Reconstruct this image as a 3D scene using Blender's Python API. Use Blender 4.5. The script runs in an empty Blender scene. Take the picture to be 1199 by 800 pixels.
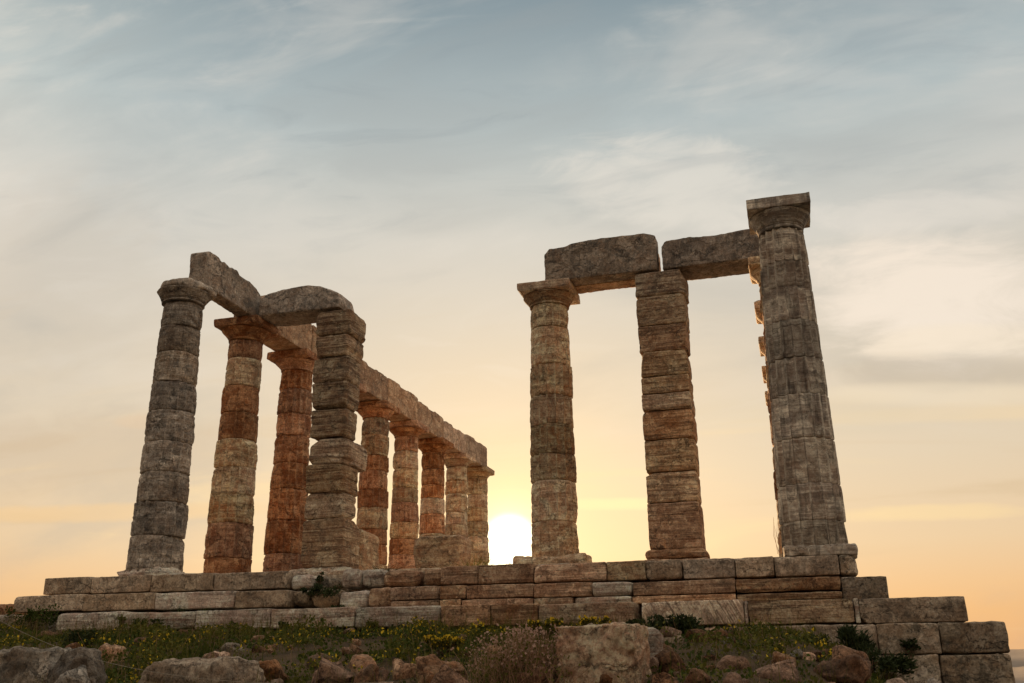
import bpy, math, random
import numpy as np
from mathutils import Matrix, Vector

SC = bpy.context.scene
COL = SC.collection
R = math.radians
rng = np.random.default_rng(7)
random.seed(7)

# ------------------------------------------------------------------ camera
F_PX = 1140.3                       # focal length in pixels of the 1199 px wide photograph
YAW, PITCH, ROLL = 0.2759, 0.3334, -0.0099
CAM = np.array([-0.3875, -16.5525, -1.9995])
_fw = np.array([-math.sin(YAW) * math.cos(PITCH), math.cos(YAW) * math.cos(PITCH), math.sin(PITCH)])
_rt = np.array([math.cos(YAW), math.sin(YAW), 0.0])
_up = np.cross(_rt, _fw)
_r = math.cos(ROLL) * _rt + math.sin(ROLL) * _up
_u = -math.sin(ROLL) * _rt + math.cos(ROLL) * _up
cam_d = bpy.data.cameras.new('camera')
cam_d.sensor_width = 36.0
cam_d.lens = F_PX / 1199 * 36
cam_d.clip_start, cam_d.clip_end = 0.1, 60000
cam = bpy.data.objects.new('camera', cam_d)
COL.objects.link(cam)
cam.matrix_world = Matrix(((_r[0], _u[0], -_fw[0], CAM[0]), (_r[1], _u[1], -_fw[1], CAM[1]),
                           (_r[2], _u[2], -_fw[2], CAM[2]), (0, 0, 0, 1)))
SC.camera = cam


def at(u, v, Y):
    """point of the vertical plane y = Y seen at pixel (u, v) of the photograph"""
    d = _r * ((u - 600) / F_PX) + _u * (-(v - 400) / F_PX) + _fw
    return CAM + d * ((Y - CAM[1]) / d[1])


# ------------------------------------------------------------------ world, sun, exposure
SUN_AZ, SUN_EL = -16.07, 7.4
SDIR = (math.sin(R(SUN_AZ)) * math.cos(R(SUN_EL)), math.cos(R(SUN_AZ)) * math.cos(R(SUN_EL)), math.sin(R(SUN_EL)))
SC.view_settings.view_transform = 'Standard'
SC.view_settings.look = 'None'
SC.view_settings.exposure = 1.0
SC.view_settings.gamma = 1.0
SC.view_settings.use_curve_mapping = False


class NT:
    """small helper for node trees"""
    def __init__(s, tree):
        s.t = tree; s.n = tree.nodes; s.l = tree.links
        s.n.clear()

    def new(s, typ, **kw):
        nd = s.n.new(typ)
        for k, v in kw.items():
            setattr(nd, k, v)
        return nd

    def put(s, sock, v):
        if isinstance(v, bpy.types.NodeSocket):
            s.l.new(v, sock)
        elif v is not None:
            sock.default_value = v

    def m(s, op, a, b=None, c=None, clamp=False):
        nd = s.new('ShaderNodeMath', operation=op, use_clamp=clamp)
        for i, v in enumerate((a, b, c)):
            s.put(nd.inputs[i], v)
        return nd.outputs[0]

    def vm(s, op, a, b=None, out=0):
        nd = s.new('ShaderNodeVectorMath', operation=op)
        s.put(nd.inputs[0], a)
        if b is not None:
            s.put(nd.inputs[1], b)
        return nd.outputs[out]

    def mix(s, f, a, b, blend='MIX'):
        nd = s.new('ShaderNodeMix', data_type='RGBA', blend_type=blend)
        s.put(nd.inputs['Factor'], f)
        s.put(nd.inputs[6], a); s.put(nd.inputs[7], b)
        return nd.outputs[2]

    def noise(s, vec, scale, detail=4, rough=0.5, dist=0.0):
        nd = s.new('ShaderNodeTexNoise')
        s.put(nd.inputs['Vector'], vec)
        nd.inputs['Scale'].default_value = scale
        nd.inputs['Detail'].default_value = detail
        nd.inputs['Roughness'].default_value = rough
        nd.inputs['Distortion'].default_value = dist
        return nd.outputs['Fac']

    def smooth(s, x, lo, hi, a=0.0, b=1.0):
        nd = s.new('ShaderNodeMapRange', interpolation_type='SMOOTHSTEP')
        s.put(nd.inputs[0], x)
        for i, v in zip((1, 2, 3, 4), (lo, hi, a, b)):
            s.put(nd.inputs[i], v)
        return nd.outputs[0]

    def ramp(s, x, stops):
        nd = s.new('ShaderNodeValToRGB')
        el = nd.color_ramp.elements
        while len(el) < len(stops):
            el.new(0.5)
        for e, (p, c) in zip(el, stops):
            e.position = p
            e.color = (*c, 1) if len(c) == 3 else c
        s.put(nd.inputs[0], x)
        return nd.outputs[0]

    def comb(s, x, y, z):
        nd = s.new('ShaderNodeCombineXYZ')
        for i, v in enumerate((x, y, z)):
            s.put(nd.inputs[i], v)
        return nd.outputs[0]


def lin(r, g, b):
    f = lambda c: (c / 255) / 12.92 if c / 255 <= 0.04045 else ((c / 255 + 0.055) / 1.055) ** 2.4
    return (f(r), f(g), f(b))


world = bpy.data.worlds.new('World')
SC.world = world
world.use_nodes = True
W = NT(world.node_tree)
w_out = W.new('ShaderNodeOutputWorld')
w_bg = W.new('ShaderNodeBackground')
W.l.new(w_bg.outputs[0], w_out.inputs[0])
w_bg.inputs[1].default_value = 0.05
nish = W.new('ShaderNodeTexSky', sky_type='NISHITA', sun_disc=False)
nish.sun_elevation = R(SUN_EL)
nish.sun_rotation = R(SUN_AZ % 360)
nish.dust_density = 3.0
tc = W.new('ShaderNodeTexCoord')
dirv = W.vm('NORMALIZE', tc.outputs['Generated'])
sep = W.new('ShaderNodeSeparateXYZ')
W.l.new(dirv, sep.inputs[0])
dx, dy, dz = sep.outputs
zc = W.m('MAXIMUM', dz, 0.0)
# high thin overcast lit by the low sun: colour by height above the horizon
veil = W.ramp(zc, [(0.0, lin(236, 176, 120)), (0.055, lin(243, 188, 128)), (0.12, lin(236, 204, 163)),
                   (0.20, lin(228, 208, 179)), (0.31, lin(221, 208, 188)), (0.42, lin(212, 209, 200)),
                   (0.52, lin(180, 191, 192)), (0.63, lin(130, 149, 158)), (0.80, lin(158, 164, 166)), (1.0, lin(172, 171, 168))])  # topmost colours, out of view, raised to brighten the stone
sdot = W.m('MAXIMUM', W.vm('DOT_PRODUCT', dirv, SDIR, out=1), 0.0)
# tangent plane of the western sky for the cloud banks
yy = W.m('MAXIMUM', dy, 0.05)
ga = W.m('DIVIDE', dx, yy)
ge = W.m('DIVIDE', dz, yy)
front = W.smooth(dy, 0.1, 0.4)
gv = W.comb(ga, ge, 0.0)
n_soft = W.noise(W.comb(W.m('MULTIPLY', ga, 1.6), W.m('MULTIPLY', ge, 4.2), 0.3), 1.7, 6, 0.55, 0.4)
n_streak = W.noise(W.comb(W.m('MULTIPLY', ga, 2.4), W.m('MULTIPLY', ge, 17.0), 2.1), 1.0, 6, 0.55, 0.5)
n_fine = W.noise(W.comb(W.m('MULTIPLY', ga, 5.0), W.m('MULTIPLY', ge, 12.0), 5.0), 1.6, 7, 0.62, 0.8)
allround = W.noise(W.vm('MULTIPLY', dirv, (2.0, 2.0, 5.0)), 1.3, 5, 0.55, 0.3)


def gno(u, v):
    p = at(u, v, 1.0) - CAM
    return p[0] / p[1], p[2] / p[1]


def bank(u0, v0, wu, wv, slope=0.0, warp=0.35, sharp=1.0):
    """soft elliptical cloud bank centred in the direction seen at (u0, v0)"""
    a0, e0 = gno(u0, v0)
    a1, e1 = gno(u0 + wu, v0)
    a2, e2 = gno(u0, v0 - wv)
    ra, re = abs(a1 - a0), abs(e2 - e0)
    ex = W.m('DIVIDE', W.m('SUBTRACT', ga, a0), ra)
    ey = W.m('DIVIDE', W.m('SUBTRACT', W.m('SUBTRACT', ge, e0), W.m('MULTIPLY', W.m('SUBTRACT', ga, a0), slope + (e1 - e0) / (a1 - a0))), re)
    q = W.m('ADD', W.m('MULTIPLY', ex, ex), W.m('MULTIPLY', ey, ey))
    q = W.m('ADD', q, W.m('MULTIPLY', W.m('SUBTRACT', n_fine, 0.5), warp * 4))
    return W.m('MULTIPLY', W.smooth(q, 1.2, 1.2 - 1.2 * sharp), front), ey


def addc(base, fac, col):
    return W.mix(fac, base, (*col, 1), 'MIX')


skyc = veil
# darker, bluer patches and pale veils
skyc = addc(skyc, W.m('MULTIPLY', W.m('MULTIPLY', W.smooth(n_soft, 0.46, 0.72), W.smooth(zc, 0.28, 0.45)), 0.34), lin(226, 220, 210))
skyc = W.mix(W.m('MULTIPLY', W.smooth(n_soft, 0.52, 0.30), 0.28), skyc, (*lin(160, 165, 165), 1))
skyc = addc(skyc, W.m('MULTIPLY', W.m('MULTIPLY', W.smooth(n_streak, 0.52, 0.70), W.smooth(zc, 0.30, 0.17)), 0.55), lin(255, 222, 168))
skyc = addc(skyc, W.m('MULTIPLY', W.m('MULTIPLY', W.smooth(n_streak, 0.46, 0.30), W.smooth(zc, 0.40, 0.2)), 0.40), lin(214, 186, 148))
skyc = addc(skyc, W.m('MULTIPLY', W.smooth(allround, 0.5, 0.75), 0.18), lin(225, 215, 205))
for (u0, v0, wu, wv, sl, wp, sh, amt, c) in [
        (800, 215, 170, 60, -0.22, 0.8, 1.0, 0.55, (236, 229, 217)),
        (1090, 345, 190, 85, 0.0, 0.6, 1.0, 0.95, (249, 234, 216)),
        (1080, 250, 150, 26, 0.10, 0.6, 0.9, 0.5, (234, 226, 214)),
        (960, 88, 120, 16, -0.10, 0.6, 1.0, 0.30, (205, 206, 202)),
        (1170, 95, 60, 50, 0.2, 0.6, 1.0, 0.28, (205, 205, 200)),
        (1110, 436, 175, 24, -0.02, 0.7, 1.0, 0.50, (190, 177, 159)),
        (1120, 398, 150, 22, 0.05, 0.7, 1.0, 0.55, (250, 232, 206)),
        (1110, 462, 190, 16, 0.0, 0.4, 0.9, 0.45, (243, 225, 196)),
        (900, 487, 260, 26, 0.0, 0.4, 1.0, 0.30, (214, 200, 174)),
        (1090, 600, 140, 11, 0.03, 0.4, 0.9, 0.55, (254, 222, 166)),
        (720, 590, 90, 9, 0.0, 0.4, 0.9, 0.75, (255, 233, 178)),
        (600, 585, 55, 13, 0.0, 0.4, 0.8, 0.95, (255, 236, 176)),
        (600, 608, 80, 7, 0.0, 0.4, 0.9, 0.5, (226, 178, 106)),
        (165, 494, 36, 9, 0.0, 0.45, 0.9, 0.5, (238, 206, 170)),
        (120, 530, 220, 55, 0.0, 0.4, 1.0, 0.45, (207, 184, 157)),
        (130, 600, 260, 12, 0.02, 0.4, 0.9, 0.5, (250, 207, 148)),
        (60, 330, 150, 140, 0.0, 0.4, 1.0, 0.35, (203, 193, 178))]:
    mk, _ = bank(u0, v0, wu, wv, sl, wp, sh)
    skyc = addc(skyc, W.m('MULTIPLY', mk, amt), lin(*c))
# fine cirrus texture
fib = W.noise(W.comb(W.m('ADD', W.m('MULTIPLY', ga, 3.2), W.m('MULTIPLY', ge, 2.6)), W.m('MULTIPLY', ge, 10.0), 9.0), 1.2, 7, 0.58, 1.1)
skyc = addc(skyc, W.m('MULTIPLY', W.m('MULTIPLY', W.smooth(fib, 0.50, 0.68), W.smooth(n_soft, 0.40, 0.62)), W.m('MULTIPLY', W.smooth(zc, 0.16, 0.3), 0.17)), lin(240, 232, 220))
skyc = W.mix(W.m('MULTIPLY', W.m('MULTIPLY', W.smooth(fib, 0.48, 0.30), W.smooth(zc, 0.3, 0.5)), 0.22), skyc, (*lin(138, 152, 160), 1))
# aureole round the sun
for pw, amt, col in ((14, 0.06, lin(252, 220, 165)), (60, 0.22, lin(255, 206, 138)), (350, 0.80, (1.02, 0.69, 0.36)), (900, 0.9, (1.12, 0.86, 0.52)), (2600, 1.0, (1.5, 1.22, 0.86))):
    skyc = W.mix(W.m('MULTIPLY', W.m('POWER', sdot, pw), amt), skyc, (*col, 1))
core = W.smooth(sdot, math.cos(R(1.9)), math.cos(R(0.1)))
skyc = W.mix(core, skyc, (3.4, 2.9, 2.0, 1))
# the eastern sky, away from the sunset, is dimmer; unseen zenith and both sides brightened to light and model the stone
side = W.ramp(W.m('MULTIPLY_ADD', dy, 0.5, 0.5), [(0.0, (0.80, 0.70, 0.63)), (0.28, (1.0, 0.88, 0.79)), (0.50, (1.75, 1.54, 1.36)), (0.70, (1.6, 1.44, 1.28)), (0.84, (1, 1, 1))])
lift = W.ramp(zc, [(0.0, (0.8, 0.8, 0.8)), (0.35, (1, 1, 1)), (0.66, (1, 1, 1)), (0.85, (1.75, 1.70, 1.62))])
unseen = W.smooth(dy, 0.72, 0.45)
skyc = W.mix(1.0, skyc, side, 'MULTIPLY')
skyc = W.mix(1.0, skyc, W.mix(W.m('MAXIMUM', unseen, W.smooth(zc, 0.64, 0.70)), (1, 1, 1, 1), lift), 'MULTIPLY')
veil10 = W.vm('SCALE', skyc)
veil10.node.inputs['Scale'].default_value = 10.0
W.l.new(W.mix(0.93, nish.outputs[0], veil10), w_bg.inputs[0])

sun_d = bpy.data.lights.new('sun', 'SUN')
sun_d.energy = 5.0
sun_d.angle = R(0.55)
sun_d.color = (1.0, 0.62, 0.30)
sun = bpy.data.objects.new('sun', sun_d)
COL.objects.link(sun)
sun.rotation_euler = Vector(SDIR).to_track_quat('Z', 'Y').to_euler()
sun.location = (-10, 30, 20)

# ------------------------------------------------------------------ numeric noise
_perm = np.random.default_rng(3).permutation(4096)


def _h(i, j, k):
    return _perm[(_perm[(_perm[i & 4095] + j) & 4095] + k) & 4095] / 4095.0


def vnoise(P):
    P = np.asarray(P, float)
    I = np.floor(P).astype(int)
    f = P - I
    f = f * f * (3 - 2 * f)
    i, j, k = I[..., 0], I[..., 1], I[..., 2]
    a, b, c = f[..., 0], f[..., 1], f[..., 2]
    r = 0
    for di, wa in ((0, 1 - a), (1, a)):
        for dj, wb in ((0, 1 - b), (1, b)):
            for dk, wc in ((0, 1 - c), (1, c)):
                r = r + wa * wb * wc * _h(i + di, j + dj, k + dk)
    return r * 2 - 1


def fbm(P, scale, octv=3, seed=0.0):
    P = np.asarray(P, float) * scale + seed * 17.31 + 100
    s, a, t = 0, 1.0, 0
    for o in range(octv):
        s = s + a * vnoise(P + o * 31.7)
        t += a
        P = P * 2.03
        a *= 0.5
    return s / t


# ------------------------------------------------------------------ objects
def mesh_obj(name, V, Fq, mat, parent=None, loc=(0, 0, 0), smooth=True, tris=None):
    me = bpy.data.meshes.new(name)
    me.from_pydata(np.asarray(V).tolist(), [], list(Fq) if tris is None else list(Fq) + list(tris))
    if smooth:
        me.polygons.foreach_set('use_smooth', np.ones(len(me.polygons), bool))
    me.update()
    for m in (mat if isinstance(mat, (list, tuple)) else [mat]):
        me.materials.append(m)
    o = bpy.data.objects.new(name, me)
    COL.objects.link(o)
    o.location = loc
    if parent is not None:
        o.parent = parent
    return o


def tag(o, label, cat, group=None, kind=None):
    if label: o['label'] = label
    if cat: o['category'] = cat
    if group: o['group'] = group
    if kind or label: o['kind'] = kind or 'thing'
    return o


def thing(name, loc, label, cat, group=None, rz=0.0):
    o = bpy.data.objects.new(name, None)
    o.empty_display_size = 0.3
    COL.objects.link(o)
    o.location = loc
    o.rotation_euler = (0, 0, rz)
    return tag(o, label, cat, group)


def lattice_box(hx, hy, hz, cell, bev):
    def axis(h):
        b = min(bev, h * 0.45)
        n = max(1, int(round((2 * h - 2 * b) / cell)))
        mid = np.linspace(-h + b, h - b, n + 1)
        return np.concatenate([[-h, -h + 0.3 * b, -h + 0.62 * b], mid, [h - 0.62 * b, h - 0.3 * b, h]])
    ax, ay, az = axis(hx), axis(hy), axis(hz)
    nx, ny, nz = len(ax), len(ay), len(az)
    idx = -np.ones((nx, ny, nz), int)
    I, J, K = np.meshgrid(range(nx), range(ny), range(nz), indexing='ij')
    onb = (I == 0) | (I == nx - 1) | (J == 0) | (J == ny - 1) | (K == 0) | (K == nz - 1)
    idx[onb] = np.arange(onb.sum())
    V = np.stack([ax[I[onb]], ay[J[onb]], az[K[onb]]], 1)
    Fs = []

    def quads(A, flip):
        a, b, c, d = A[:-1, :-1].ravel(), A[1:, :-1].ravel(), A[1:, 1:].ravel(), A[:-1, 1:].ravel()
        q = np.stack([a, d, c, b] if flip else [a, b, c, d], 1)
        Fs.append(q)
    quads(idx[0], True); quads(idx[-1], False)
    quads(idx[:, 0], False); quads(idx[:, -1], True)
    quads(idx[:, :, 0], True); quads(idx[:, :, -1], False)
    return V, np.concatenate(Fs)


def chisel(P, n, seed, lo, hi, flat=1.0):
    """cut a shape with random planes: broken faces and corners"""
    g = np.random.default_rng(int(abs(seed) * 1000) + 11)
    for _ in range(n):
        d = g.normal(size=3) * [1, 1, flat]
        d /= np.linalg.norm(d)
        s = P @ d
        lim = s.max() * g.uniform(lo, hi)
        P = P - np.maximum(0, s - lim)[:, None] * d
    return P


def stone_shape(size, cell=0.06, bev=0.02, rough=0.006, chips=1.0, strata=0.0, seed=0.0, deform=None, big=0.0, cuts=2, cut_lo=0.90, cut_hi=0.985):
    """a squared stone: chipped edges, uneven faces; size is the full extent"""
    h = np.array(size) / 2.0
    V, Fq = lattice_box(*h, cell, bev)
    mn = h.min()
    n1 = fbm(V, 3.1, 3, seed)
    n2 = fbm(V, 1.1, 2, seed + 3)
    r = bev * (1 + chips * (1.6 * np.maximum(0, n1) + 1.5 * np.maximum(0, n2)))
    r = np.clip(r, 0.003, mn * 0.95)[:, None]
    inner = np.clip(V, -(h - r), h - r)
    d = V - inner
    L = np.linalg.norm(d, axis=1, keepdims=True)
    nrm = np.where(L > 1e-9, d / np.maximum(L, 1e-9), 0)
    P = inner + np.where(L > 1e-9, nrm * r, 0)
    if big:
        P = P + nrm * (big * fbm(P, 1.7, 3, seed + 8))[:, None]
    if cuts:
        P = chisel(P, cuts, seed, cut_lo, cut_hi)
    amp = rough * (fbm(P, 5.0, 3, seed + 5) + 0.7 * fbm(P, 14.0, 3, seed + 6))
    amp = amp - rough * 2.2 * np.clip(fbm(P, 9.0, 3, seed + 21) - 0.22, 0, 1)
    if strata:
        zz = P[:, 2] + 0.05 * fbm(P, 0.9, 2, seed + 9)
        line = np.stack([np.zeros_like(zz) + seed, P[:, 0] * 0.3 + P[:, 1] * 0.3, zz * 11], 1)
        s = fbm(line, 1.0, 3, seed + 11)
        amp = amp - strata * np.maximum(0, s + 0.1) * 1.4
    P = P + nrm * amp[:, None]
    if deform:
        P = deform(P)
    return P, Fq


def stone(name, lo, hi, mat, parent=None, seed=None, rot=None, **kw):
    """stone block between two corners, given in the parent's space"""
    lo, hi = np.array(lo, float), np.array(hi, float)
    seed = rng.random() * 90 if seed is None else seed
    P, Fq = stone_shape(hi - lo, seed=seed, **kw)
    o = mesh_obj(name, P, Fq.tolist(), mat, parent, tuple((lo + hi) / 2))
    if rot is not None:
        o.rotation_euler = rot
    return o


# ------------------------------------------------------------------ materials
def stone_mat(name, light, dark, stain, stain_amt=0.5, lichen=0.3, lichen_col=(0.10, 0.10, 0.095), bed=1.0,
              bedscale=9.0, tilt=0.0, pits=0.5, bump=0.5, vert=0.0, speck=0.35, arris=0.0, gr=0.7):
    light = tuple(min(.74, x * k) for x, k in zip(light, (1.60, 1.52, 1.43))); dark = tuple(x * k for x, k in zip(dark, (1.50, 1.40, 1.30))); bump = min(1.0, bump * 1.7)
    m = bpy.data.materials.new(name)
    m.use_nodes = True
    T = NT(m.node_tree)
    out = T.new('ShaderNodeOutputMaterial')
    bs = T.new('ShaderNodeBsdfPrincipled')
    T.l.new(bs.outputs[0], out.inputs[0])
    bs.inputs['Roughness'].default_value = 0.9
    bs.inputs['Specular IOR Level'].default_value = 0.25
    tcn = T.new('ShaderNodeTexCoord')
    oi = T.new('ShaderNodeObjectInfo')
    rnd = oi.outputs['Random']
    off = T.comb(T.m('MULTIPLY', rnd, 37.0), T.m('MULTIPLY', rnd, 71.0), T.m('MULTIPLY', rnd, 53.0))
    p = T.vm('ADD', tcn.outputs['Object'], off)
    if tilt:
        mp = T.new('ShaderNodeMapping')
        mp.inputs['Rotation'].default_value = (0, tilt, 0)
        T.l.new(tcn.outputs['Object'], mp.inputs[0])
        pb = T.vm('ADD', mp.outputs[0], off)
    else:
        pb = p
    blot = T.noise(p, 1.9, 7, 0.66, 0.8)
    bedn = T.noise(T.vm('MULTIPLY', pb, (0.7, 0.7, bedscale)), 1.0, 7, 0.66, 0.5)
    bedf = T.noise(T.vm('MULTIPLY', pb, (1.6, 1.6, bedscale * 4.0)), 1.0, 5, 0.65, 0.3)
    grain = T.noise(p, 30, 5, 0.75)
    mid = T.noise(p, 7.5, 7, 0.72, 0.6)
    c = T.mix(T.smooth(blot, 0.38, 0.62), (*dark, 1), (*light, 1))
    c = T.mix(T.m('MULTIPLY', T.smooth(bedn, 0.46, 0.60), 0.62 * bed, clamp=True), c, (*[x * 0.5 for x in dark], 1))
    c = T.mix(T.m('MULTIPLY', T.smooth(bedf, 0.52, 0.66), 0.5 * bed, clamp=True), c, (*[min(1, x * 1.3) for x in light], 1))
    stn = T.noise(T.vm('ADD', p, (11.0, 3.0, 7.0)), 2.3, 8, 0.7, 1.2)
    c = T.mix(T.m('MULTIPLY', T.smooth(stn, 0.44, 0.60), stain_amt), c, (*stain, 1))
    lic = T.noise(T.vm('ADD', p, (3.0, 23.0, 1.0)), 3.0, 9, 0.78, 0.4)
    c = T.mix(T.m('MULTIPLY', T.smooth(lic, 0.51, 0.585), lichen), c, (*lichen_col, 1))
    pale = T.noise(T.vm('ADD', p, (31.0, 2.0, 15.0)), 4.6, 8, 0.74, 0.5)
    c = T.mix(T.m('MULTIPLY', T.smooth(pale, 0.58, 0.65), 0.5), c, (*[min(1, x * 1.35) for x in light], 1))
    if vert:
        vs = T.noise(T.vm('MULTIPLY', p, (6.0, 6.0, 0.8)), 1.0, 6, 0.65, 0.8)
        c = T.mix(T.m('MULTIPLY', T.smooth(vs, 0.53, 0.64), vert), c, (0.045, 0.04, 0.036, 1))
    if arris:
        so = T.new('ShaderNodeSeparateXYZ')
        T.l.new(tcn.outputs['Object'], so.inputs[0])
        ang = T.m('MULTIPLY', T.m('ARCTAN2', so.outputs[1], so.outputs[0]), 16 / (2 * math.pi))
        ang = T.m('ADD', T.m('ADD', ang, 16.0), T.m('MULTIPLY', T.m('SUBTRACT', mid, 0.5), 0.10))
        fr = T.m('FRACT', ang)
        dist = T.m('MINIMUM', fr, T.m('SUBTRACT', 1.0, fr))
        ln = T.m('MULTIPLY', T.smooth(dist, 0.085, 0.02), T.smooth(T.noise(p, 2.2, 4, 0.6), 0.36, 0.56))
        c = T.mix(T.m('MULTIPLY', ln, arris), c, (*[x * 0.26 for x in dark], 1))  # dark lines put into the colour along the arrises, standing for flute shading
        ln2 = T.m('MULTIPLY', T.smooth(dist, 0.12, 0.03), T.smooth(T.noise(T.vm('ADD', p, (5.0, 9.0, 2.0)), 2.0, 4, 0.6), 0.46, 0.60))
        c = T.mix(T.m('MULTIPLY', ln2, 0.6), c, (*[x * 1.02 for x in light], 1))
        pan = T.noise(T.comb(T.m('FLOOR', ang), T.m('MULTIPLY', rnd, 50.0), T.m('MULTIPLY', so.outputs[2], 1.2)), 1.0, 2, 0.5)
        c = T.mix(T.m('MULTIPLY', T.smooth(pan, 0.52, 0.60), arris * 0.55), c, (*[x * 0.45 for x in stain], 1))
    pit = T.noise(p, 15, 6, 0.8)
    pitm = T.smooth(pit, 0.575, 0.645)
    c = T.mix(T.m('MULTIPLY', pitm, 0.65 * pits, clamp=True), c, (*[x * 0.3 for x in dark], 1))
    vor = T.new('ShaderNodeTexVoronoi', feature='DISTANCE_TO_EDGE')
    T.put(vor.inputs['Vector'], T.vm('ADD', T.vm('MULTIPLY', p, (1.1, 1.1, 2.6)), T.vm('SCALE', T.comb(mid, stn, blot))))
    vor.inputs['Scale'].default_value = 1.3
    crk = T.m('MULTIPLY', T.smooth(vor.outputs['Distance'], 0.022, 0.004), T.smooth(blot, 0.44, 0.56))
    c = T.mix(T.m('MULTIPLY', crk, 0.7), c, (*[x * 0.22 for x in dark], 1))
    c = T.mix(gr, c, T.ramp(grain, [(0.34, (0.14, 0.14, 0.14)), (0.66, (0.88, 0.88, 0.88))]), 'OVERLAY')
    c = T.mix(speck, c, T.ramp(mid, [(0.36, (0.15, 0.15, 0.15)), (0.64, (0.85, 0.85, 0.85))]), 'OVERLAY')
    hs = T.new('ShaderNodeHueSaturation')
    T.l.new(c, hs.inputs['Color'])
    T.put(hs.inputs['Value'], T.m('ADD', 0.72, T.m('MULTIPLY', T.m('FRACT', T.m('MULTIPLY', rnd, 7.31)), 0.56)))
    T.put(hs.inputs['Saturation'], T.m('ADD', 0.85, T.m('MULTIPLY', T.m('FRACT', T.m('MULTIPLY', rnd, 13.7)), 0.3)))
    T.l.new(hs.outputs[0], bs.inputs['Base Color'])
    hgt = T.m('ADD', T.m('MULTIPLY', bedn, 0.5 * bed), T.m('MULTIPLY', mid, 0.8))
    hgt = T.m('ADD', hgt, T.m('MULTIPLY', bedf, 0.25 * bed))
    hgt = T.m('ADD', hgt, T.m('MULTIPLY', grain, 0.28))
    hgt = T.m('SUBTRACT', hgt, T.m('MULTIPLY', pitm, 0.6 * pits))
    bp = T.new('ShaderNodeBump')
    bp.inputs['Strength'].default_value = bump
    bp.inputs['Distance'].default_value = 0.08
    hgt = T.m('SUBTRACT', hgt, T.m('MULTIPLY', crk, 0.8))
    T.l.new(hgt, bp.inputs['Height'])
    T.l.new(bp.outputs[0], bs.inputs['Normal'])
    return m


M_GREY = stone_mat('grey_weathered_marble', (0.34, 0.315, 0.28), (0.20, 0.18, 0.16), (0.20, 0.13, 0.085), 0.45, 0.55, bed=0.9, vert=0.3)
M_NORTH = stone_mat('banded_grey_marble', (0.49, 0.44, 0.38), (0.23, 0.20, 0.175), (0.24, 0.145, 0.09), 0.5, 0.35, bed=1.1, vert=0.55, speck=0.12, gr=.35, pits=.25, bump=.35)
M_RUST = stone_mat('rust_stained_marble', (0.42, 0.27, 0.17), (0.25, 0.14, 0.085), (0.25, 0.09, 0.035), 0.75, 0.25, lichen_col=(0.07, 0.045, 0.03), bed=0.8)
M_WARM = stone_mat('warm_cream_marble', (0.54, 0.41, 0.30), (0.34, 0.235, 0.16), (0.31, 0.14, 0.065), 0.5, 0.25, lichen_col=(0.12, 0.09, 0.07), bed=1.0)
M_GREY_D = stone_mat('fluted_grey_weathered_marble', (0.34, 0.315, 0.28), (0.20, 0.18, 0.16), (0.20, 0.13, 0.085), 0.45, 0.55, bed=0.9, vert=0.3, arris=0.42)
M_NORTH_D = stone_mat('fluted_banded_grey_marble', (0.49, 0.44, 0.38), (0.23, 0.20, 0.175), (0.24, 0.145, 0.09), 0.5, 0.35, bed=1.1, vert=0.55, speck=0.12, gr=.35, pits=.25, bump=.35, arris=0.6)
M_RUST_D = stone_mat('fluted_rust_stained_marble', (0.42, 0.27, 0.17), (0.25, 0.14, 0.085), (0.25, 0.09, 0.035), 0.75, 0.25, lichen_col=(0.07, 0.045, 0.03), bed=0.8, arris=0.42)
M_WARM_D = stone_mat('fluted_warm_cream_marble', (0.58, 0.44, 0.325), (0.34, 0.235, 0.16), (0.31, 0.14, 0.065), 0.5, 0.25, lichen_col=(0.12, 0.09, 0.07), bed=1.0, arris=0.45)
M_BED = stone_mat('bedded_tan_marble', (0.52, 0.395, 0.29), (0.27, 0.185, 0.125), (0.25, 0.13, 0.07), 0.45, 0.35, lichen_col=(0.10, 0.085, 0.07), bed=1.5, bedscale=13, bump=0.7)
M_BEAM = stone_mat('grey_lichened_beam_stone', (0.31, 0.28, 0.25), (0.18, 0.16, 0.14), (0.20, 0.115, 0.07), 0.4, 0.6, bed=0.35, pits=1.0, bump=0.7, vert=0.3)
M_BEAMW = stone_mat('tan_beam_stone', (0.44, 0.34, 0.25), (0.28, 0.20, 0.14), (0.28, 0.13, 0.06), 0.5, 0.3, bed=0.5, pits=0.7)
M_ASH = stone_mat('buff_ashlar', (0.40, 0.345, 0.28), (0.25, 0.205, 0.16), (0.25, 0.15, 0.09), 0.4, 0.45, lichen_col=(0.11, 0.10, 0.085), bed=0.35, pits=0.9, vert=0.3)
M_ASHW = stone_mat('brown_veined_ashlar', (0.45, 0.335, 0.24), (0.26, 0.175, 0.12), (0.26, 0.115, 0.055), 0.55, 0.2, lichen_col=(0.12, 0.09, 0.07), bed=1.4, bedscale=12)
M_PALE = stone_mat('pale_pink_marble', (0.56, 0.49, 0.43), (0.35, 0.28, 0.24), (0.30, 0.17, 0.12), 0.5, 0.2, lichen_col=(0.2, 0.18, 0.16), bed=1.3, bedscale=15)
M_DIAG = stone_mat('diagonal_banded_marble', (0.50, 0.41, 0.32), (0.28, 0.205, 0.155), (0.26, 0.15, 0.09), 0.35, 0.1, bed=1.5, bedscale=11, tilt=R(-62))
M_FOUND = stone_mat('rough_poros_stone', (0.36, 0.32, 0.265), (0.20, 0.17, 0.13), (0.24, 0.14, 0.075), 0.5, 0.7, lichen_col=(0.075, 0.07, 0.055), bed=0.2, pits=1.4, bump=0.9)
M_ROCKG = stone_mat('grey_boulder', (0.30, 0.28, 0.25), (0.13, 0.12, 0.105), (0.14, 0.09, 0.055), 0.4, 0.5, bed=0.15, pits=1.2, bump=1.0, speck=.6)
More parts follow.
